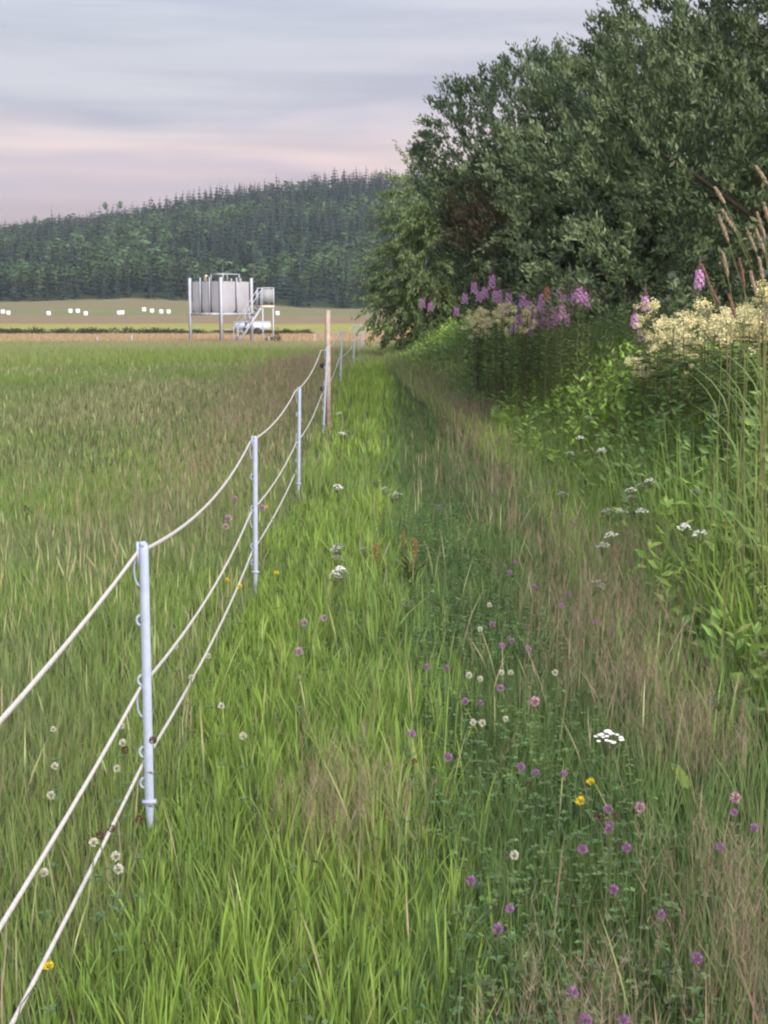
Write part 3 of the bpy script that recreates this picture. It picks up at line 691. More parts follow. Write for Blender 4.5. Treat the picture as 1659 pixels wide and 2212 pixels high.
# seed stems: thin stalk and narrow head
sp = []
for y0, y1, rho, wd in [(2.0, 8, 150, .0020), (8, 16, 90, .0026), (16, 34, 36, .0045), (34, 70, 9, .009)]:
    x, y = scatter(y0, y1, edge_l, lambda v: np.minimum(edge_r(v), thick_x(v) + .6), rho); n = len(x)
    past = x < FENCE_X(x, y); pm = patch_amount(x, y); nz = fbm(x * .5, y * .25, 17)
    prob = np.where(past, .22 + .9 * (nz - .4), np.where(x > .70, .13, np.where(x > .2, .05, .03))) + pm * .25
    kp = rng.random(n) < prob; x, y, past, pm = x[kp], y[kp], past[kp], pm[kp]; n = len(x)
    h = np.where(past, rng.uniform(.16, .32, n) * (1 - .3 * sst(7, 15, y)), rng.uniform(.22, .40, n))
    st_ = jit(lerp(OLIVE, TAN, rng.random(n)), .15); hd_ = jit(lerp(lerp(OLIVE, TAN, .6), PINK * .95, np.clip(pm + rng.random(n) * .6, 0, 1)), .2)
    gr = rng.random(n) < np.where(past, .55, .2); hd_ = np.where(gr[:, None], jit(OLIVE * 1.3, .15, n), hd_)
    sp.append(ribbons(np.stack([x, y, g(x, y)], 1), h, wd * rng.uniform(.7, 1.3, n), rng.uniform(0, 6.28, n), np.abs(rng.normal(size=n)) * .22, rng.uniform(-.7, .7, n), (1, .8, .7, 2.6, 1.6, 0), [st_, st_, st_, hd_, hd_, hd_]))
v, t, k = join(sp); tag(link('seed_grass', np_mesh('seed_grass', v, t, k, DRY)), 'thin brown seed stems standing above the meadow grass', 'grass', kind='stuff')
# airy pinkish panicles in the patches
pan = []
for p, r_ in PC:
    cnt = int(min(650, 900 * r_ ** 1.2)); r2 = r_ * .8; x = p[0] + rng.normal(size=cnt) * r2 * .8; y = p[1] + rng.normal(size=cnt) * r2 * 1.4; pan.append((x, y))
yv = rng.uniform(5.5, 26, 900); pan.append((1.08 + rng.normal(size=900) * .26, yv)); yv = rng.uniform(9, 34, 1500); pan.append((-1.75 + rng.normal(size=1500) * .55, yv))
x = np.concatenate([q[0] for q in pan]); y = np.concatenate([q[1] for q in pan]); n = len(x); h = rng.uniform(.22, .40, n); zb_ = g(x, y)
az = rng.uniform(0, 6.28, n); lean = np.abs(rng.normal(size=n)) * .2; stc = jit(lerp(PINK, TAN, rng.random(n)) * .9, .12)
fat = np.maximum(1, y / 7)
pp = [ribbons(np.stack([x, y, zb_], 1), h, .0013 * fat, az, lean, rng.uniform(-.7, .7, n), (1, .8, 0), [stc] * 3)]
for b_ in range(14):
    tt = rng.uniform(.62, 1.0, n); off = lean * h * tt ** 1.6
    bs = np.stack([x + np.cos(az) * off, y + np.sin(az) * off, zb_ + h * tt * .97], 1)
    pp.append(ribbons(bs, rng.uniform(.025, .065, n), .0014 * fat * rng.uniform(.6, 1.3, n), rng.uniform(0, 6.28, n), rng.uniform(.3, .9, n), rng.uniform(0, 3.1, n), (1, 0), [stc, jit(stc, .1)]))
v, t, k = join(pp); tag(link('panicle_grass', np_mesh('panicle_grass', v, t, k, DRY)), 'airy pinkish brown grass panicles in hazy patches over the trail', 'grass', kind='stuff')
# low clover leaves
x, y = scatter(2.0, 12, lambda v: np.maximum(edge_l(v), -2.2), lambda v: np.minimum(edge_r(v), thick_x(v) + .3), 800); n = len(x)
kp = rng.random(n) < np.where((x > .15) & (x < .85), 1.3, np.where(x > -.3, .12, .0)) * sst(.22, .7, fbm(x * 2.6, y * 1.7, 41)); x, y = x[kp], y[kp]; n = len(x)
zc = g(x, y) + rng.uniform(.04, .19, n); lv = []; cc = jit(lerp(DARK * 1.1, MID * .95, rng.random(n)), .25); a0 = rng.uniform(0, 6.28, n)
for q in range(3):
    a_ = a0 + q * 2.09; ax = np.stack([np.cos(a_), np.sin(a_), rng.uniform(-.1, .5, n)], 1); L_ = rng.uniform(.010, .021, n)
    lv.append(leaves(np.stack([x, y, zc], 1), ax, np.tile([0, 0, 1.0], (n, 1)) + .3 * rng.normal(size=(n, 3)), L_, L_ * .85, cc))
v, t, k = join(lv); tag(link('clover_leaves', np_mesh('clover_leaves', v, t, k, LEAF)), 'low dark green clover leaves carpeting the trail', 'ground cover', kind='stuff')

# ------------------------------------------------------------------ tall herbs under the willows
x, y = scatter(5.0, 48, lambda v: thick_x(v) - .1, lambda v: np.minimum(thick_x(v) + 3.0, .30 * v + 1.6), 32); n = len(x); kp = x > thick_x(y) - .25 + .3 * rng.normal(size=n); x, y = x[kp], y[kp]; n = len(x)
dd = x - thick_x(y); zg_ = g(x, y); h = (.28 + .50 * sst(-.2, 1.2, dd)) * rng.uniform(.6, 1.25, n); pn = fbm(x * .9, y * .35, 71)
tone = lerp(MID * 1.3, LUSH * 1.3, np.clip((pn - .36) * 3.2 + .12 * rng.normal(size=n), 0, 1)); hp = [ribbons(np.stack([x, y, zg_], 1), h, .006 * np.maximum(1, y / 12), rng.uniform(0, 6.28, n), np.abs(rng.normal(size=n)) * .12, rng.uniform(-.6, .6, n), (1, .8, 0), [MID * np.ones((n, 1))] * 3)]
for q in range(14):
    t_ = .1 + .9 * (q + rng.random(n)) / 14; a_ = rng.uniform(0, 6.28, n); ax = np.stack([np.cos(a_), np.sin(a_), rng.uniform(.1, 1.1, n)], 1); L_ = rng.uniform(.07, .15, n) * (1.15 - .4 * t_) * np.maximum(1, y / 26)
    hp.append(leaves(np.stack([x, y, zg_ + h * t_], 1), ax, np.tile([-.25, -.5, .45], (n, 1)) + .6 * rng.normal(size=(n, 3)), L_, L_ * rng.uniform(.24, .46, n), jit(tone, .2)))
v, t, k = join(hp); tag(link('tall_herbs', np_mesh('tall_herbs', v, t, k, LEAF)), 'thicket of leafy green herbs along the foot of the willows', 'undergrowth', kind='stuff')
x, y = scatter(5.0, 40, lambda v: thick_x(v) - .5, lambda v: np.minimum(thick_x(v) + 2.4, .30 * v + 1.6), 400); n = len(x); dd = x - thick_x(y)
h = rng.uniform(.25, .75, n) * (.50 + .55 * sst(-.3, 1.5, dd)); c = jit(lerp(MID * 1.1, LUSH * 1.12, np.clip(2.2 * (fbm(x * .8, y * .4, 72) - .3), 0, 1)), .2); c = np.where((rng.random(n) < .14 + .38 * sst(14, 21, y))[:, None], jit(lerp(TAN, OLIVE, rng.random(n)) * .85, .15), c)
tg = ribbons(np.stack([x, y, g(x, y)], 1), h, .008 * np.maximum(1, y / 11) * rng.uniform(.6, 1.3, n), rng.uniform(0, 6.28, n), np.abs(rng.normal(size=n)) * .3, rng.normal(size=n) * .7, (.8, 1, .6, 0), [c] * 4)
# bright broad blades at the right edge
x = rng.normal(size=260) * .30 + 1.95; y = 6.6 + rng.normal(size=260) * .5; x = np.maximum(x, 1.58 + .1 * rng.random(260)); n = 260
c = jit(LUSH * 1.2, .16, n); rb = ribbons(np.stack([x, y, g(x, y)], 1), rng.uniform(.22, .56, n), .013 * rng.uniform(.6, 1.3, n), rng.normal(size=n) * .9 + 2.6, np.clip(np.abs(rng.normal(size=n)) * .3 + .12, 0, .9), rng.normal(size=n) * .5, (.7, 1, .9, .6, 0), [c] * 5)
x = rng.uniform(1.75, 3.0, 300); y = rng.uniform(7, 11, 300); n = 300; x = np.maximum(x, thick_x(y) + .1)
c = jit(lerp(MID * 1.1, LUSH * 1.05, rng.random(n)), .15); rb2 = ribbons(np.stack([x, y, g(x, y)], 1), rng.uniform(.4, .85, n), .010 * rng.uniform(.6, 1.3, n), rng.normal(size=n) * .9 + 2.6, np.clip(np.abs(rng.normal(size=n)) * .25, 0, .9), rng.normal(size=n) * .5, (.7, 1, .9, .6, 0), [c] * 5)
v, t, k = join([tg, rb, rb2]); tag(link('tall_grass', np_mesh('tall_grass', v, t, k, GRASS)), 'tall broad grass blades along the right edge of the trail', 'grass', kind='stuff')

# dark ragged growth in the ditch, far left, and the shrub by the stairs
def blob_leaves(n, cx, cy, cz, rx, ry, rz, sz, dark, light):
    d = rng.normal(size=(n, 3)); d /= np.linalg.norm(d, axis=1, keepdims=True); b = np.stack([cx + d[:, 0] * rx * rng.random(n) ** .4, cy + d[:, 1] * ry * rng.random(n) ** .4, cz + np.abs(d[:, 2]) * rz * rng.random(n) ** .4], 1)
    return leaves(b, rng.normal(size=(n, 3)) + [0, 0, .6], rng.normal(size=(n, 3)), sz * rng.uniform(.6, 1.3, n), sz * .5 * rng.uniform(.6, 1.3, n), jit(lerp(dark, light, rng.random(n)), .15))
ds = []
for q in range(150):
    px = rng.uniform(-60, 395) if q < 110 else rng.uniform(395, 700); Y = 117 + rng.normal() * 1.5
    if q < 110 and rng.random() < .35 and 235 < px < 300: continue
    x_ = (px - CX) / FPX * Y; hgt = rng.uniform(.30, .56) * (1 if q < 110 else .7); ds.append(blob_leaves(70, x_, Y, float(g(x_, Y)) - .05, rng.uniform(.5, 1.1), .6, hgt, .16, (.020, .030, .014), (.05, .065, .028)))
v, t, k = join(ds); tag(link('ditch_growth', np_mesh('ditch_growth', v, t, k, LEAF)), 'dark ragged low growth along the ditch across the far field', 'undergrowth', kind='stuff')
p = P(598, 735, 79); z = float(g(p[0], 79)); ro = tag(link('low_shrub', None, None, (p[0], 79, z)), 'small dark green shrub right of the steel stairs', 'shrub')
v, t, k = join([blob_leaves(260, 0, 0, 0, .32, .3, .95, .10, (.03, .045, .02), (.07, .09, .035)), blob_leaves(120, -.45, .2, 0, .3, .3, .5, .10, (.03, .045, .02), (.07, .09, .035))])
link('foliage', np_mesh('foliage', v, t, k, LEAF), ro)['kind'] = 'stuff'; mb = MB(); mb.tube([(0, 0, -.05), (.03, 0, .6)], [.02, .008], 5); mb.build('stem', BARK, ro)

# ------------------------------------------------------------------ flowers, one by one
def petals(mb, c, rad, n, ln, wd, cols, up=0.0, squash=(1, 1, 1), r=rng):
    d = r.normal(size=(n, 3)); d /= np.linalg.norm(d, axis=1, keepdims=True); b = np.asarray(c) + d * rad * squash; i = r.random(n)
    v, t, k = leaves(b, d + [0, 0, up], r.normal(size=(n, 3)), ln * r.uniform(.7, 1.2, n), wd * r.uniform(.7, 1.2, n), jit(lerp(cols[0], cols[1], i), .12)); mb.add(v, t); mb.K[-1] = k
def head(cols, rad=.0105, n=90, squash=(1, 1, 1.05), up=.5):
    mb = MB(); petals(mb, (0, 0, 0), rad * .62, int(n * 1.5), rad * .75, rad * .34, cols, up, squash); return mb.mesh('flower_head', PETAL)
STEMG = (.11, .15, .05)
def stem_mesh(h, r0=.0016, bend=.03, col=STEMG, seed=0):
    q = np.random.default_rng(seed); mb = MB(); b = q.normal() * bend; mb.tube([(b * (1 - t) * t * 4, b * .6 * t * (1 - t) * 4, h * t) for t in np.linspace(0, 1, 5)], np.linspace(r0, r0 * .7, 5), 5, col, cap=False); return mb.mesh('stem', LEAF)
def trifoil(seed):
    q = np.random.default_rng(seed); a = np.array([0, 2.09, 4.19]) + q.uniform(0, 2); ax = np.stack([np.cos(a), np.sin(a), np.full(3, .3)], 1); v, t, k = leaves(np.zeros((3, 3)), ax, np.tile([0, 0, 1.], (3, 1)), np.full(3, .024), np.full(3, .017), np.tile(BLUEG * 1.1, (3, 1))); return np_mesh('leaf', v, t, k, LEAF)
H0 = .30
c_stem = [stem_mesh(H0, seed=k) for k in range(4)]; c_leaf = [trifoil(k) for k in range(3)]
purple = [head([(.25, .10, .25), (.40, .22, .41)]) for _ in range(3)]; pinkh = [head([(.42, .22, .30), (.55, .36, .42)]) for _ in range(2)]; brown = [head([(.075, .04, .035), (.15, .08, .06)], n=70) for _ in range(2)]; greyp = [head([(.30, .17, .24), (.50, .38, .42)]) for _ in range(2)]
whiteh = [head([(.46, .46, .37), (.64, .63, .55)], .0085) for _ in range(3)]
def small_flower(name, px, py, h, heads, label, cat, group, scale=1.0):
    p = PG(px, py, h); z = float(g(p[0], p[1])); ro = link(name, None, None, (p[0], p[1], z), rng.uniform(0, 6.28)); tag(ro, label, cat, group); s = h / H0
    st_ = link('stem', c_stem[rng.integers(4)], ro); st_.scale = (s, s, s)
    hd_ = link('flower_head', heads[rng.integers(len(heads))], ro, (0, 0, h), rng.uniform(0, 6), scale * rng.uniform(.88, 1.15)); hd_.rotation_euler = (rng.normal() * .3, rng.normal() * .3, rng.uniform(0, 6))
    for f in (.45, .72):
        link('leaf', c_leaf[rng.integers(3)], ro, (0, 0, h * f), rng.uniform(0, 6))
    return ro
RC_LOW = [(1125,1657),(1157,1669),(1219,1671),(1314,1749),(1317,1781),(1315,1792),(1259,1835),(1354,1832),(1629,1789),(1555,1829),(1326,1923),(1428,1976),(1101,1963),(1075,2007),(1017,1903),(1505,2071),(1238,2144),(1264,2203),(1347,2205),(1586,1755)]
RC_MID = [(1227,1281),(1213,1309),(1141,1403),(1586,1290),(1608,1029),(1240,1130),(1256,1035),(1286,1344),(752,1072),(1112,1214),(1102,1237),(1063,1349),(921,1441),(965,1443),(1004,1515),(1037,1519),(1081,1487),(993,1051),(1063,1067),(947,1095),(1154,1269),(890,1585),(968,1636),(1085,1395),(1105,1385)]
for q in RC_LOW: small_flower('red_clover', *q, .27, purple, 'purple clover head in the short grass of the lower right trail', 'clover', 'purple clovers in the lower trail', .92)
for q in RC_MID: small_flower('red_clover', *q, .27, purple, 'purple clover head in the middle stretch of the trail', 'clover', 'purple clovers in the middle trail', .95)
for q, lab in [((1382,1744), 'pale pink clover head above the lower purple clovers'), ((1155,1515), 'pale pink clover head in mid trail above the clustered white clovers'), ((1589,1723), 'large brownish pink clover head near the right edge')]: small_flower('red_clover', *q, .30, pinkh, lab, 'clover', None, 1.3)
for q, lab in [((657,1345), 'left of two greyish pink clovers beside the lowest rope'), ((700,1335), 'right of two greyish pink clovers beside the lowest rope'), ((645,1408), 'greyish clover below the two beside the lowest rope')]: small_flower('red_clover', *q, .40, greyp, lab, 'clover', None, 1.15)
for q, lab in [((507,1078), 'highest of three pinkish clovers left of the second fence post'), ((492,1120), 'middle of three pinkish clovers left of the second fence post'), ((487,1138), 'lowest of three pinkish clovers left of the second fence post'), ((566,1097), 'pinkish clover behind the middle rope right of the second post')]: small_flower('red_clover', *q, .46, greyp, lab, 'clover', None, 1.7)
for q in [(1141,1694),(895,1645),(1419,1304),(1291,1765),(1331,1762),(300,1770),(240,1790),(330,1600),(215,1805),(270,1620)]: small_flower('withered_clover', *q, .27 if q[0] > 700 else .38, brown, 'withered dark brown clover head', 'clover', 'withered clover heads', .9)
for q in [(118,1655),(250,1850),(256,1877),(202,1820),(115,1575),(450,1417),(413,1463),(478,1525),(525,1590),(380,1395),(110,1718),(95,1885),(265,1605),(252,1660),(262,1568)]: small_flower('white_clover', *q, .37, whiteh, 'small white clover head in the pasture grass near the ropes', 'clover', 'white clovers by the ropes', 1.0)
for q in [(1013,1459),(1037,1467),(1083,1453),(1103,1453),(1199,1453),(1057,1307),(1037,1359),(1111,1847),(1022,1560),(1042,1562),(1092,1553)]: small_flower('white_clover', *q, .26, whiteh, 'small white clover head in the trail grass', 'clover', 'white clovers in the trail', 1.1)
yel_h = [head([(.62, .46, .02), (.75, .60, .04)], .009, 50, (1, 1, .5), .8)]
for q in [(491,1253),(517,1267),(597,1238),(105,2088),(1276,1688),(1254,1731),(1434,1021),(1394,1034),(1460,975),(575,1095)]: small_flower('buttercup', *q, .34, yel_h, 'small bright yellow flower in the grass', 'buttercup', 'yellow flowers in the grass', 1.25)
pl_h = [head([(.05, .035, .03), (.10, .07, .05)], .008, 70, (.8, .8, 3.0), .2)]
for q, lab in [((200,1012), 'dark plantain spike in the pasture, right one of two'), ((57,1102), 'dark plantain spike in the pasture at the left edge')]: small_flower('ribwort_plantain', *q, .50, pl_h, lab, 'plantain', None, 1.6)

def umbel(seed, R_=.026):
    q = np.random.default_rng(seed); mb = MB()
    for _ in range(26):
        a = q.uniform(0, 6.28); rr = R_ * math.sqrt(q.random()); c = np.array([rr * math.cos(a), rr * math.sin(a), .007 * q.random() + .016 * (1 - (rr / R_) ** 2)])
        mb.tube([(0, 0, -.03), c], [.0006, .0005], 3, (.12, .15, .07), cap=False)
        for k in range(5):
            b = c + np.array([math.cos(k * 1.26), math.sin(k * 1.26), 0]) * .0022; mb.add([b, b + [.003, .001, .001], b + [.001, .003, .0015], b + [-.002, .002, .0005]], [(0, 1, 2), (0, 2, 3)], np.array((.74, .74, .70)) * q.uniform(.85, 1.08))
    return mb.mesh('flower_umbel', PETAL)
def feather(seed):
    q = np.random.default_rng(seed); n = 26; t = np.linspace(.1, 1, n); b = np.stack([t * .11, np.zeros(n), .05 * t - .03 * t ** 2], 1); s = np.where(np.arange(n) % 2, 1, -1); v, tt, k = leaves(b, np.stack([np.full(n, .4), s, np.full(n, .15)], 1), np.tile([0, 0, 1.], (n, 1)), .022 * (1.1 - t), np.full(n, .004), np.tile(BLUEG, (n, 1))); return np_mesh('leaf', v, tt, k, LEAF)
umb = [umbel(k) for k in range(4)]; fea = [feather(k) for k in range(2)]; y_st = [stem_mesh(.40, .0020, .02, seed=9 + k) for k in range(3)]
def yarrow(px, py, h, label, group=None, sc_=1.0):
    p = PG(px, py, h); z = float(g(p[0], p[1])); ro = link('yarrow', None, None, (p[0], p[1], z), rng.uniform(0, 6.28)); tag(ro, label, 'yarrow', group)
    o = link('stem', y_st[rng.integers(3)], ro); o.scale = (1, 1, h / .40)
    o = link('flower_umbel', umb[rng.integers(4)], ro, (0, 0, h), 0, sc_); o.rotation_euler = (rng.normal() * .2, rng.normal() * .2, rng.uniform(0, 6))
    for f in (.2, .4, .6): link('leaf', fea[rng.integers(2)], ro, (0, 0, h * f), rng.uniform(0, 6))
for q in [(1215,1072),(1312,1109),(1342,1110),(1386,1110),(1363,1063),(1384,1053),(1403,1043),(1363,1080),(1502,1066),(1477,1144),(1512,1158),(1322,1162),(1303,1184),(1288,1269),(1231,983),(1253,949),(1271,905),(1285,945),(1300,975),(1345,935),(1075,869),(1314,1605)]: yarrow(*q, .56, 'white yarrow umbel on the right side of the trail below the herbs', 'yarrows right of the trail', 1.4)
for q in [(733,895),(745,941),(737,939),(750,935),(729,1055),(813,1043),(831,1061),(849,1075),(857,1071),(731,1185),(729,1211),(733,1237),(740,1243),(724,1250),(788,1192),(879,1307),(725,1190)]: yarrow(*q, .42, 'white yarrow umbel in the green strip right of the fence', 'yarrows beside the fence', 1.35)
yarrow(1550, 1512, .42, 'big bright white yarrow umbel near the right edge', None, 1.4); yarrow(1652, 1418, .42, 'white yarrow umbel cut by the right picture edge', None, 1.1)

# fireweed
def fireweed(seed, cols, hh=1.45):
    q = np.random.default_rng(seed); r_ = {}
    r_['stem'] = stem_mesh(hh, .0045, .04, (.17, .17, .085), seed)
    n = 34; t = np.linspace(.42, .80, n); a = np.arange(n) * 2.4; b = np.stack([np.zeros(n), np.zeros(n), t * hh], 1); ax = np.stack([np.cos(a), np.sin(a), q.uniform(.0, .6, n)], 1); L_ = .13 * (1.1 - .6 * t) * q.uniform(.8, 1.2, n)
    v, tt, k = leaves(b, ax, np.tile([0, 0, 1.], (n, 1)), L_, L_ * .19, jit(np.array((.15, .205, .075)), .18, n)); r_['foliage'] = np_mesh('foliage', v, tt, k, LEAF)
    mb = MB()
    for i in range(26):
        z = hh * (.835 + .085 * i / 26); an = i * 2.4; d = np.array([math.cos(an), math.sin(an), .15]); c = d * (.042 - .012 * i / 26) + [0, 0, z]
        mb.tube([(0, 0, z), c], [.001, .001], 3, cols[0], cap=False); s = np.cross(d, [0, 0, 1]); u = np.array([0, 0, 1.])
        for k4 in range(4):
            w = k4 * 1.57 + .78; o_ = s * math.cos(w) + u * math.sin(w); e = np.cross(d, o_); mb.add([c, c + o_ * .010 + e * .007, c + o_ * .018, c + o_ * .010 - e * .007], [(0, 1, 2), (0, 2, 3)], lerp(cols[0], cols[1], q.random()))
    r_['flower_spike'] = mb.mesh('flower_spike', PETAL)
    mb = MB()
    for i in range(26):
        z = hh * (.92 + .08 * i / 26); an = i * 2.4; d = np.array([math.cos(an), math.sin(an), .5]); rr = .020 * (1 - i / 28); c = d * rr + [0, 0, z]; mb.tube([(0, 0, z), c, c + d * .010 * (1.2 - i / 26)], [.001, .0022, .0008], 4, (.26, .14, .20), cap=False)
    r_['bud_tip'] = mb.mesh('bud_tip', PETAL); return r_
FW = [fireweed(k, [np.array((.42, .19, .43)), np.array((.60, .37, .59))]) for k in range(3)] + [fireweed(9, [np.array((.50, .27, .40)), np.array((.64, .44, .54))])]
FWO = fireweed(12, [np.array((.46, .18, .13)), np.array((.56, .28, .20))])
def yfor(px): return float(np.interp(px, [900, 913, 986, 1040, 1130, 1220, 1290, 1370, 1500, 1659], [25, 24, 22.3, 20.8, 18.6, 16.8, 15.8, 14.4, 12.6, 10.6]))
def stand(name, protos, px, py, Y, frac, hh, label, cat, group, kinds=('foliage', 'flower_cluster'), wide=1.0):
    p = P(px, py, Y); z = float(g(p[0], Y)); H = (p[2] - z) / frac; ro = link(name, None, None, (p[0], Y, z - .02), rng.uniform(0, 6.28)); tag(ro, label, cat, group)
    for nm, me in protos.items():
        o = link(nm, me, ro); s = H / hh; o.scale = (wide, wide, s) if s > .6 else (wide * .9, wide * .9, s)
        if nm in kinds: o['kind'] = 'stuff'
fw_left = [(913,655),(930,662),(986,673),(1004,645),(1024,623),(1035,640),(1048,633),(1063,610),(1070,640),(1077,640),(1099,645),(1090,668),(1129,648),(1108,712),(1120,690),(1134,683),(1143,662),(1150,690)]
fw_mid = [(1181,676),(1207,636),(1196,673),(1217,649),(1225,690),(1251,636),(1274,658),(1170,650),(1188,655),(1232,660),(1160,672),(1176,690),(1150,705),(1164,700),(1190,700),(1200,655),(1215,672),(1142,715),(1240,646),(1262,646),(1168,664),(1130,700),(1205,690)]
fw_right = [((1394,655), 'fireweed spike poking out of the left end of the cream meadowsweet bank'), ((1371,693), 'fireweed spike left of the cream meadowsweet bank'), ((1386,723), 'low fireweed spike at the lower left of the meadowsweet bank'), ((1511,604), 'tall single fireweed spike above the meadowsweet bank'), ((1649,702), 'fireweed spike at the right picture edge'), ((1658,690), 'fireweed spike cut by the right picture edge')]
for q in fw_left: stand('fireweed', FW[rng.integers(3)], *q, yfor(q[0]) + rng.normal() * .5, .87, 1.45, 'purple fireweed spike in the distant group under the dark willow', 'fireweed', 'fireweeds under the dark willow', wide=1.25)
for q in fw_mid: stand('fireweed', FW[rng.integers(2, 4)], *q, yfor(q[0]) + rng.normal() * .4, .87, 1.45, 'pinkish fireweed spike in the loose group before the nearest willow', 'fireweed', 'fireweeds before the nearest willow', wide=1.15)
for q, lab in fw_right: stand('fireweed', FW[rng.integers(3)], *q, yfor(q[0]), .87, 1.45, lab, 'fireweed', None, wide=1.1)
stand('fireweed', FWO, 1181, 634, 16.8, .87, 1.45, 'orange red withered spike standing among the pinkish fireweeds', 'fireweed', None)
# meadowsweet
def meadowsweet(seed, hh=1.4):
    q = np.random.default_rng(seed); r_ = {'stem': stem_mesh(hh * .95, .0045, .03, (.12, .10, .06), seed)}
    n = 26; t = q.uniform(.4, .85, n); a = q.uniform(0, 6.28, n); L_ = .10 * q.uniform(.7, 1.2, n); off = q.uniform(0, .07, n)
    b = np.stack([np.cos(a) * off, np.sin(a) * off, t * hh], 1); v, tt, k = leaves(b, np.stack([np.cos(a), np.sin(a), q.uniform(-.2, .5, n)], 1), np.tile([0, 0, 1.], (n, 1)), L_, L_ * .5, jit(np.array((.12, .175, .07)), .18, n)); r_['foliage'] = np_mesh('foliage', v, tt, k, LEAF)
    mb = MB(); cl = [(0, 0, .97, .045)] + [(q.normal() * .055, q.normal() * .055, q.uniform(.84, 1.0), q.uniform(.018, .05)) for _ in range(7)]
    for cx_, cy_, cz_, rr in cl:
        mb.tube([(0, 0, hh * .84), (cx_, cy_, hh * cz_)], [.0016, .0010], 3, (.14, .15, .07), cap=False); m_ = 46
        d = q.normal(size=(m_, 3)); d /= np.linalg.norm(d, axis=1, keepdims=True); bb = np.array([cx_, cy_, hh * cz_]) + d * rr * q.random((m_, 1)) ** .5 * [1, 1, 1.25]
        v, tt, k = leaves(bb, q.normal(size=(m_, 3)), q.normal(size=(m_, 3)), q.uniform(.011, .020, m_), q.uniform(.008, .014, m_), jit(lerp((.58, .54, .28), (.78, .73, .46), q.random(m_)), .08)); mb.add(v, tt); mb.K[-1] = k
    r_['flower_cluster'] = mb.mesh('flower_cluster', PETAL); return r_
MS = [meadowsweet(20 + k) for k in range(5)]
for q in [(1038,668),(1030,676),(1085,663),(1076,670),(1033,707),(1134,672),(1020,688),(1110,690),(1045,700),(1028,680),(1042,676),(1080,678),(1092,672),(1128,685),(1140,676),(1052,690)]: stand('meadowsweet', MS[rng.integers(5)], *q, yfor(q[0]) - .6, .96, 1.4, 'cream meadowsweet cluster among the distant purple fireweeds', 'meadowsweet', 'meadowsweet among the fireweeds', wide=1.25)
ms = []
for k in range(38):
    px = 1385 + 272 * (k + rng.random()) / 38; top = np.interp(px, [1385, 1410, 1450, 1480, 1520, 1590, 1659], [672, 662, 680, 662, 668, 655, 618]); ms.append((px, top + 10 * math.sin(px * .11) + abs(rng.normal()) * 42))
for px, py in ms: stand('meadowsweet', MS[rng.integers(5)], px, py, yfor(px) + rng.normal() * .6, .96, 1.4, 'cream meadowsweet plume in the dense bank under the nearest willow', 'meadowsweet', 'meadowsweet bank on the right', wide=1.5)
for q, lab in [((1375,777), 'low cream meadowsweet tuft below the left end of the bank'), ((1490,770), 'low cream meadowsweet tuft below the middle of the bank'), ((1395,780), 'lower cream meadowsweet tuft right beside its left neighbour')]: stand('meadowsweet', MS[1], *q, yfor(q[0]) - .5, .96, 1.4, lab, 'meadowsweet', None)

# tall flowering grass at the right edge, stem by stem
RG = [(1547,409,1566,441,1640,600),(1562,457,1589,501,1650,640),(1554,468,1574,524,1610,640),(1562,548,1573,601,1582,650),(1613,495,1634,546,1652,640),(1637,463,1653,517,1662,600),(1634,498,1653,549,1668,640),(1634,361,1661,402,1690,500),(1598,562,1608,620,1618,700),(1517,575,1530,610,1560,700),(1531,612,1556,660,1590,760),(1650,440,1663,485,1680,570),(1640,560,1650,612,1655,700),(1575,640,1590,690,1610,780),(1622,590,1634,640,1640,720)]
RGC = ['leftmost, reaching highest of the left pair', 'second from the left, leaning', 'standing just left of the second', 'short and upright, lower left', 'upright, right of the middle', 'upright, near the picture edge', 'overlapping its edge neighbour', 'tallest of all, cut by the picture edge', 'reddish, low in the middle', 'reddish, beside the tall fireweed', 'reddish, leaning below the tall fireweed', 'thin, right at the picture edge', 'low, near the picture edge', 'reddish, lowest, over the meadowsweet', 'low, between its taller neighbours']
SEED = mat('seed_head', attr=True, rough=.85, translucent=.25, spec=.1)
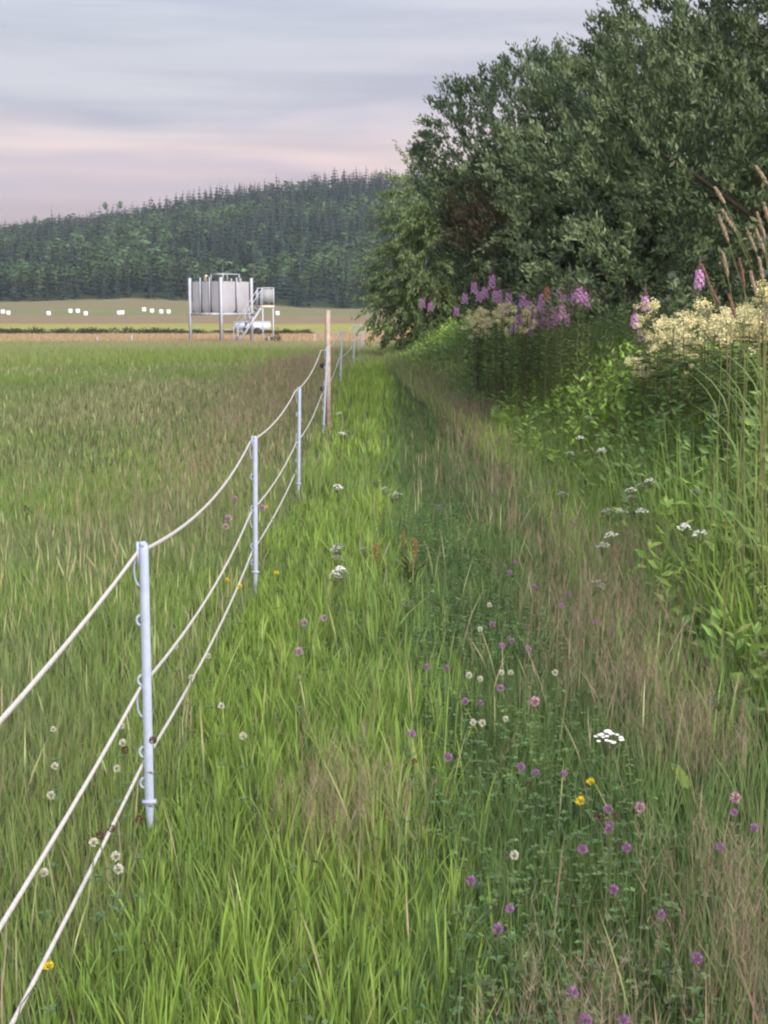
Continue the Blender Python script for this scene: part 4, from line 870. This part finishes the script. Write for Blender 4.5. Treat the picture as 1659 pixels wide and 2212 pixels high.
for i, (x0, y0, x1, y1, x2, y2) in enumerate(RG):
    Y = 6.2 + rng.uniform(-.5, .6); a_, b_, c_ = P(x0, y0, Y), P(x1, y1, Y), P(x2, y2, Y); fx_ = c_[0] + (c_[0] - b_[0]) * .8 + .05 * rng.normal(); fz = float(g(fx_, Y + .1)); f_ = np.array([fx_, Y + .1, fz])
    ro = link('tall_grass_stem', None, None, tuple(f_)); tag(ro, 'tall pale grass stem with narrow seed head, ' + RGC[i], 'grass stem', 'tall grass stems at the right edge')
    A, B, Cc = a_ - f_, b_ - f_, c_ - f_; tt = np.linspace(0, 1, 10)[:, None]; low = np.zeros(3); ctrl = Cc * .62; ctrl[0] = Cc[0] + (Cc[0] - B[0]) * .25; pts = np.vstack([(1 - tt) ** 2 * low + 2 * tt * (1 - tt) * ctrl + tt ** 2 * Cc, (Cc + B) / 2, B, A])
    mb = MB(); mb.tube(pts, np.linspace(.0028, .0012, len(pts)), 5, (.20, .21, .085), cap=False); mb.build('stem', LEAF, ro, True)
    red = 'reddish' in RGC[i]; cA, cB = ((.25, .14, .12), (.33, .21, .17)) if red else ((.36, .29, .21), (.48, .40, .30)); m_ = 150; t_ = rng.random(m_); ax0 = (A - B) / np.linalg.norm(A - B); an = rng.normal(size=(m_, 3)); an -= (an @ ax0)[:, None] * ax0; an /= np.linalg.norm(an, axis=1, keepdims=True)
    rad = .0065 * np.sin(np.pi * np.clip(t_ * .9 + .08, 0, 1)) ** .7; bb = B + (A - B) * t_[:, None] + an * (rad * rng.random(m_))[:, None]; v, t3, k = leaves(bb, ax0 + an * .35, an, np.full(m_, .016), np.full(m_, .0045), jit(lerp(cA, cB, rng.random(m_)), .12)); mb = MB(); mb.add(v, t3); mb.K[-1] = k; mb.build('seed_head', SEED, ro)
    for q in range(2):
        z_ = .25 + .3 * q; pb = pts[min(3 + 3 * q, 8)]; n1_ = np.array([pb]); az_ = np.array([rng.uniform(2, 4.4)]); cl_ = np.array([MID * 1.2]); v, t3, k = ribbons(n1_, np.array([.30]), np.array([.007]), az_, np.array([.75]), np.array([rng.uniform(-.6, .6)]), (.8, 1, .8, .5, 0), [cl_] * 5); mb = MB(); mb.add(v, t3); mb.K[-1] = k; mb.build('leaf', GRASS, ro)

# broad-leaved plants in the trail
def broad_leaf(L_, W_, col, seed):
    q = np.random.default_rng(seed); n = 7; V = []; K = []
    for i in range(n):
        t = i / (n - 1); w = W_ * math.sin(math.pi * min(.98, t * .86 + .10)) ** .8; c = np.array([L_ * t, 0, L_ * (.45 * t - .40 * t * t)]); wav = .008 * q.normal(); V += [c + [0, -w / 2, w * .22 + wav], c, c + [0, w / 2, w * .22 - wav]]
    T = []
    for i in range(n - 1):
        for j in range(2): a = i * 3 + j; T += [(a, a + 1, a + 4), (a, a + 4, a + 3)]
    return np_mesh('leaf', V, T, jit(np.array(col), .10, len(V)), LEAF, True)
def rosette(name, px, py, h, n, L_, W_, col, label, cat, up=.9, stalk=None):
    p = PG(px, py, h); z = float(g(p[0], p[1])); ro = link(name, None, None, (p[0], p[1], z)); tag(ro, label, cat)
    ms_ = [broad_leaf(L_, W_, np.array(col) * f, k + int(px)) for k, f in enumerate((.85, 1.0, 1.2))]
    for k in range(n):
        o = link('leaf', ms_[k % 3], ro, (rng.normal() * .015, rng.normal() * .015, h * rng.uniform(0, .35))); o.rotation_euler = (0, -up * rng.uniform(.6, 1.2), k * 6.283 / n + rng.normal() * .3); o.scale = (rng.uniform(.45, .8),) * 3
    for k in range(stalk or 0):
        mb = MB(); e = np.array([rng.normal() * .06, rng.normal() * .06, h + rng.uniform(.1, .25)]); mb.tube([(0, 0, 0), e * .5, e], [.003, .0025, .0015], 5, (.20, .11, .06), cap=False); petals(mb, e - [0, 0, .03], .012, 60, .012, .008, [(.24, .12, .06), (.32, .19, .09)], .4, (1, 1, 3.5)); mb.build('seed_stalk', PETAL, ro)
rosette('dock_plant', 890, 1225, .16, 12, .30, .085, (.085, .125, .04), 'upright dock plant with orange seed stalks in the middle of the trail', 'dock', 1.1, 3)
rosette('dock_plant', 820, 1235, .10, 6, .20, .06, (.09, .13, .04), 'smaller dock plant just left of the one with many orange stalks', 'dock', 1.0, 2)
rosette('broadleaf_plant', 1500, 1625, .22, 4, .22, .06, (.17, .24, .05), 'plant with arching lime green leaves near the big white yarrow', 'plant', .6)
rosette('broadleaf_plant', 1590, 1700, .16, 8, .16, .05, (.10, .17, .055), 'leafy green plant above the brownish pink clover at right', 'plant', .5)
rosette('broadleaf_plant', 1210, 1960, .08, 6, .13, .05, (.07, .125, .04), 'low plant with grey-green oval leaves in the lower trail', 'plant', .5)
rosette('broadleaf_plant', 1480, 2120, .08, 6, .14, .06, (.075, .13, .04), 'low broad-leaved plant near the bottom right clovers', 'plant', .6)
rosette('broadleaf_plant', 1650, 1480, .25, 7, .24, .09, (.07, .13, .05), 'dark broad-leaved plant at the right picture edge', 'plant', .7)
rosette('broadleaf_plant', 1175, 1345, .10, 7, .12, .05, (.08, .14, .06), 'grey-green leafy plant in the middle of the trail right of the dock', 'plant', .8)

# ------------------------------------------------------------------ evening air
mb = MB(); mb.box((-60, 480, 70), (900, 1240, 150)); hz = tag(mb.build('haze', None), 'thin bluish evening haze over the fields and the hill', 'haze', kind='stuff')
hm = bpy.data.materials.new('haze'); hm.use_nodes = True; hm.node_tree.nodes.clear(); ho = hm.node_tree.nodes.new('ShaderNodeOutputMaterial'); hv = hm.node_tree.nodes.new('ShaderNodeVolumePrincipled')
hv.inputs['Color'].default_value = (.72, .83, 1.0, 1); hv.inputs['Density'].default_value = .00011; hm.node_tree.links.new(hv.outputs[0], ho.inputs['Volume']); hz.data.materials.append(hm)
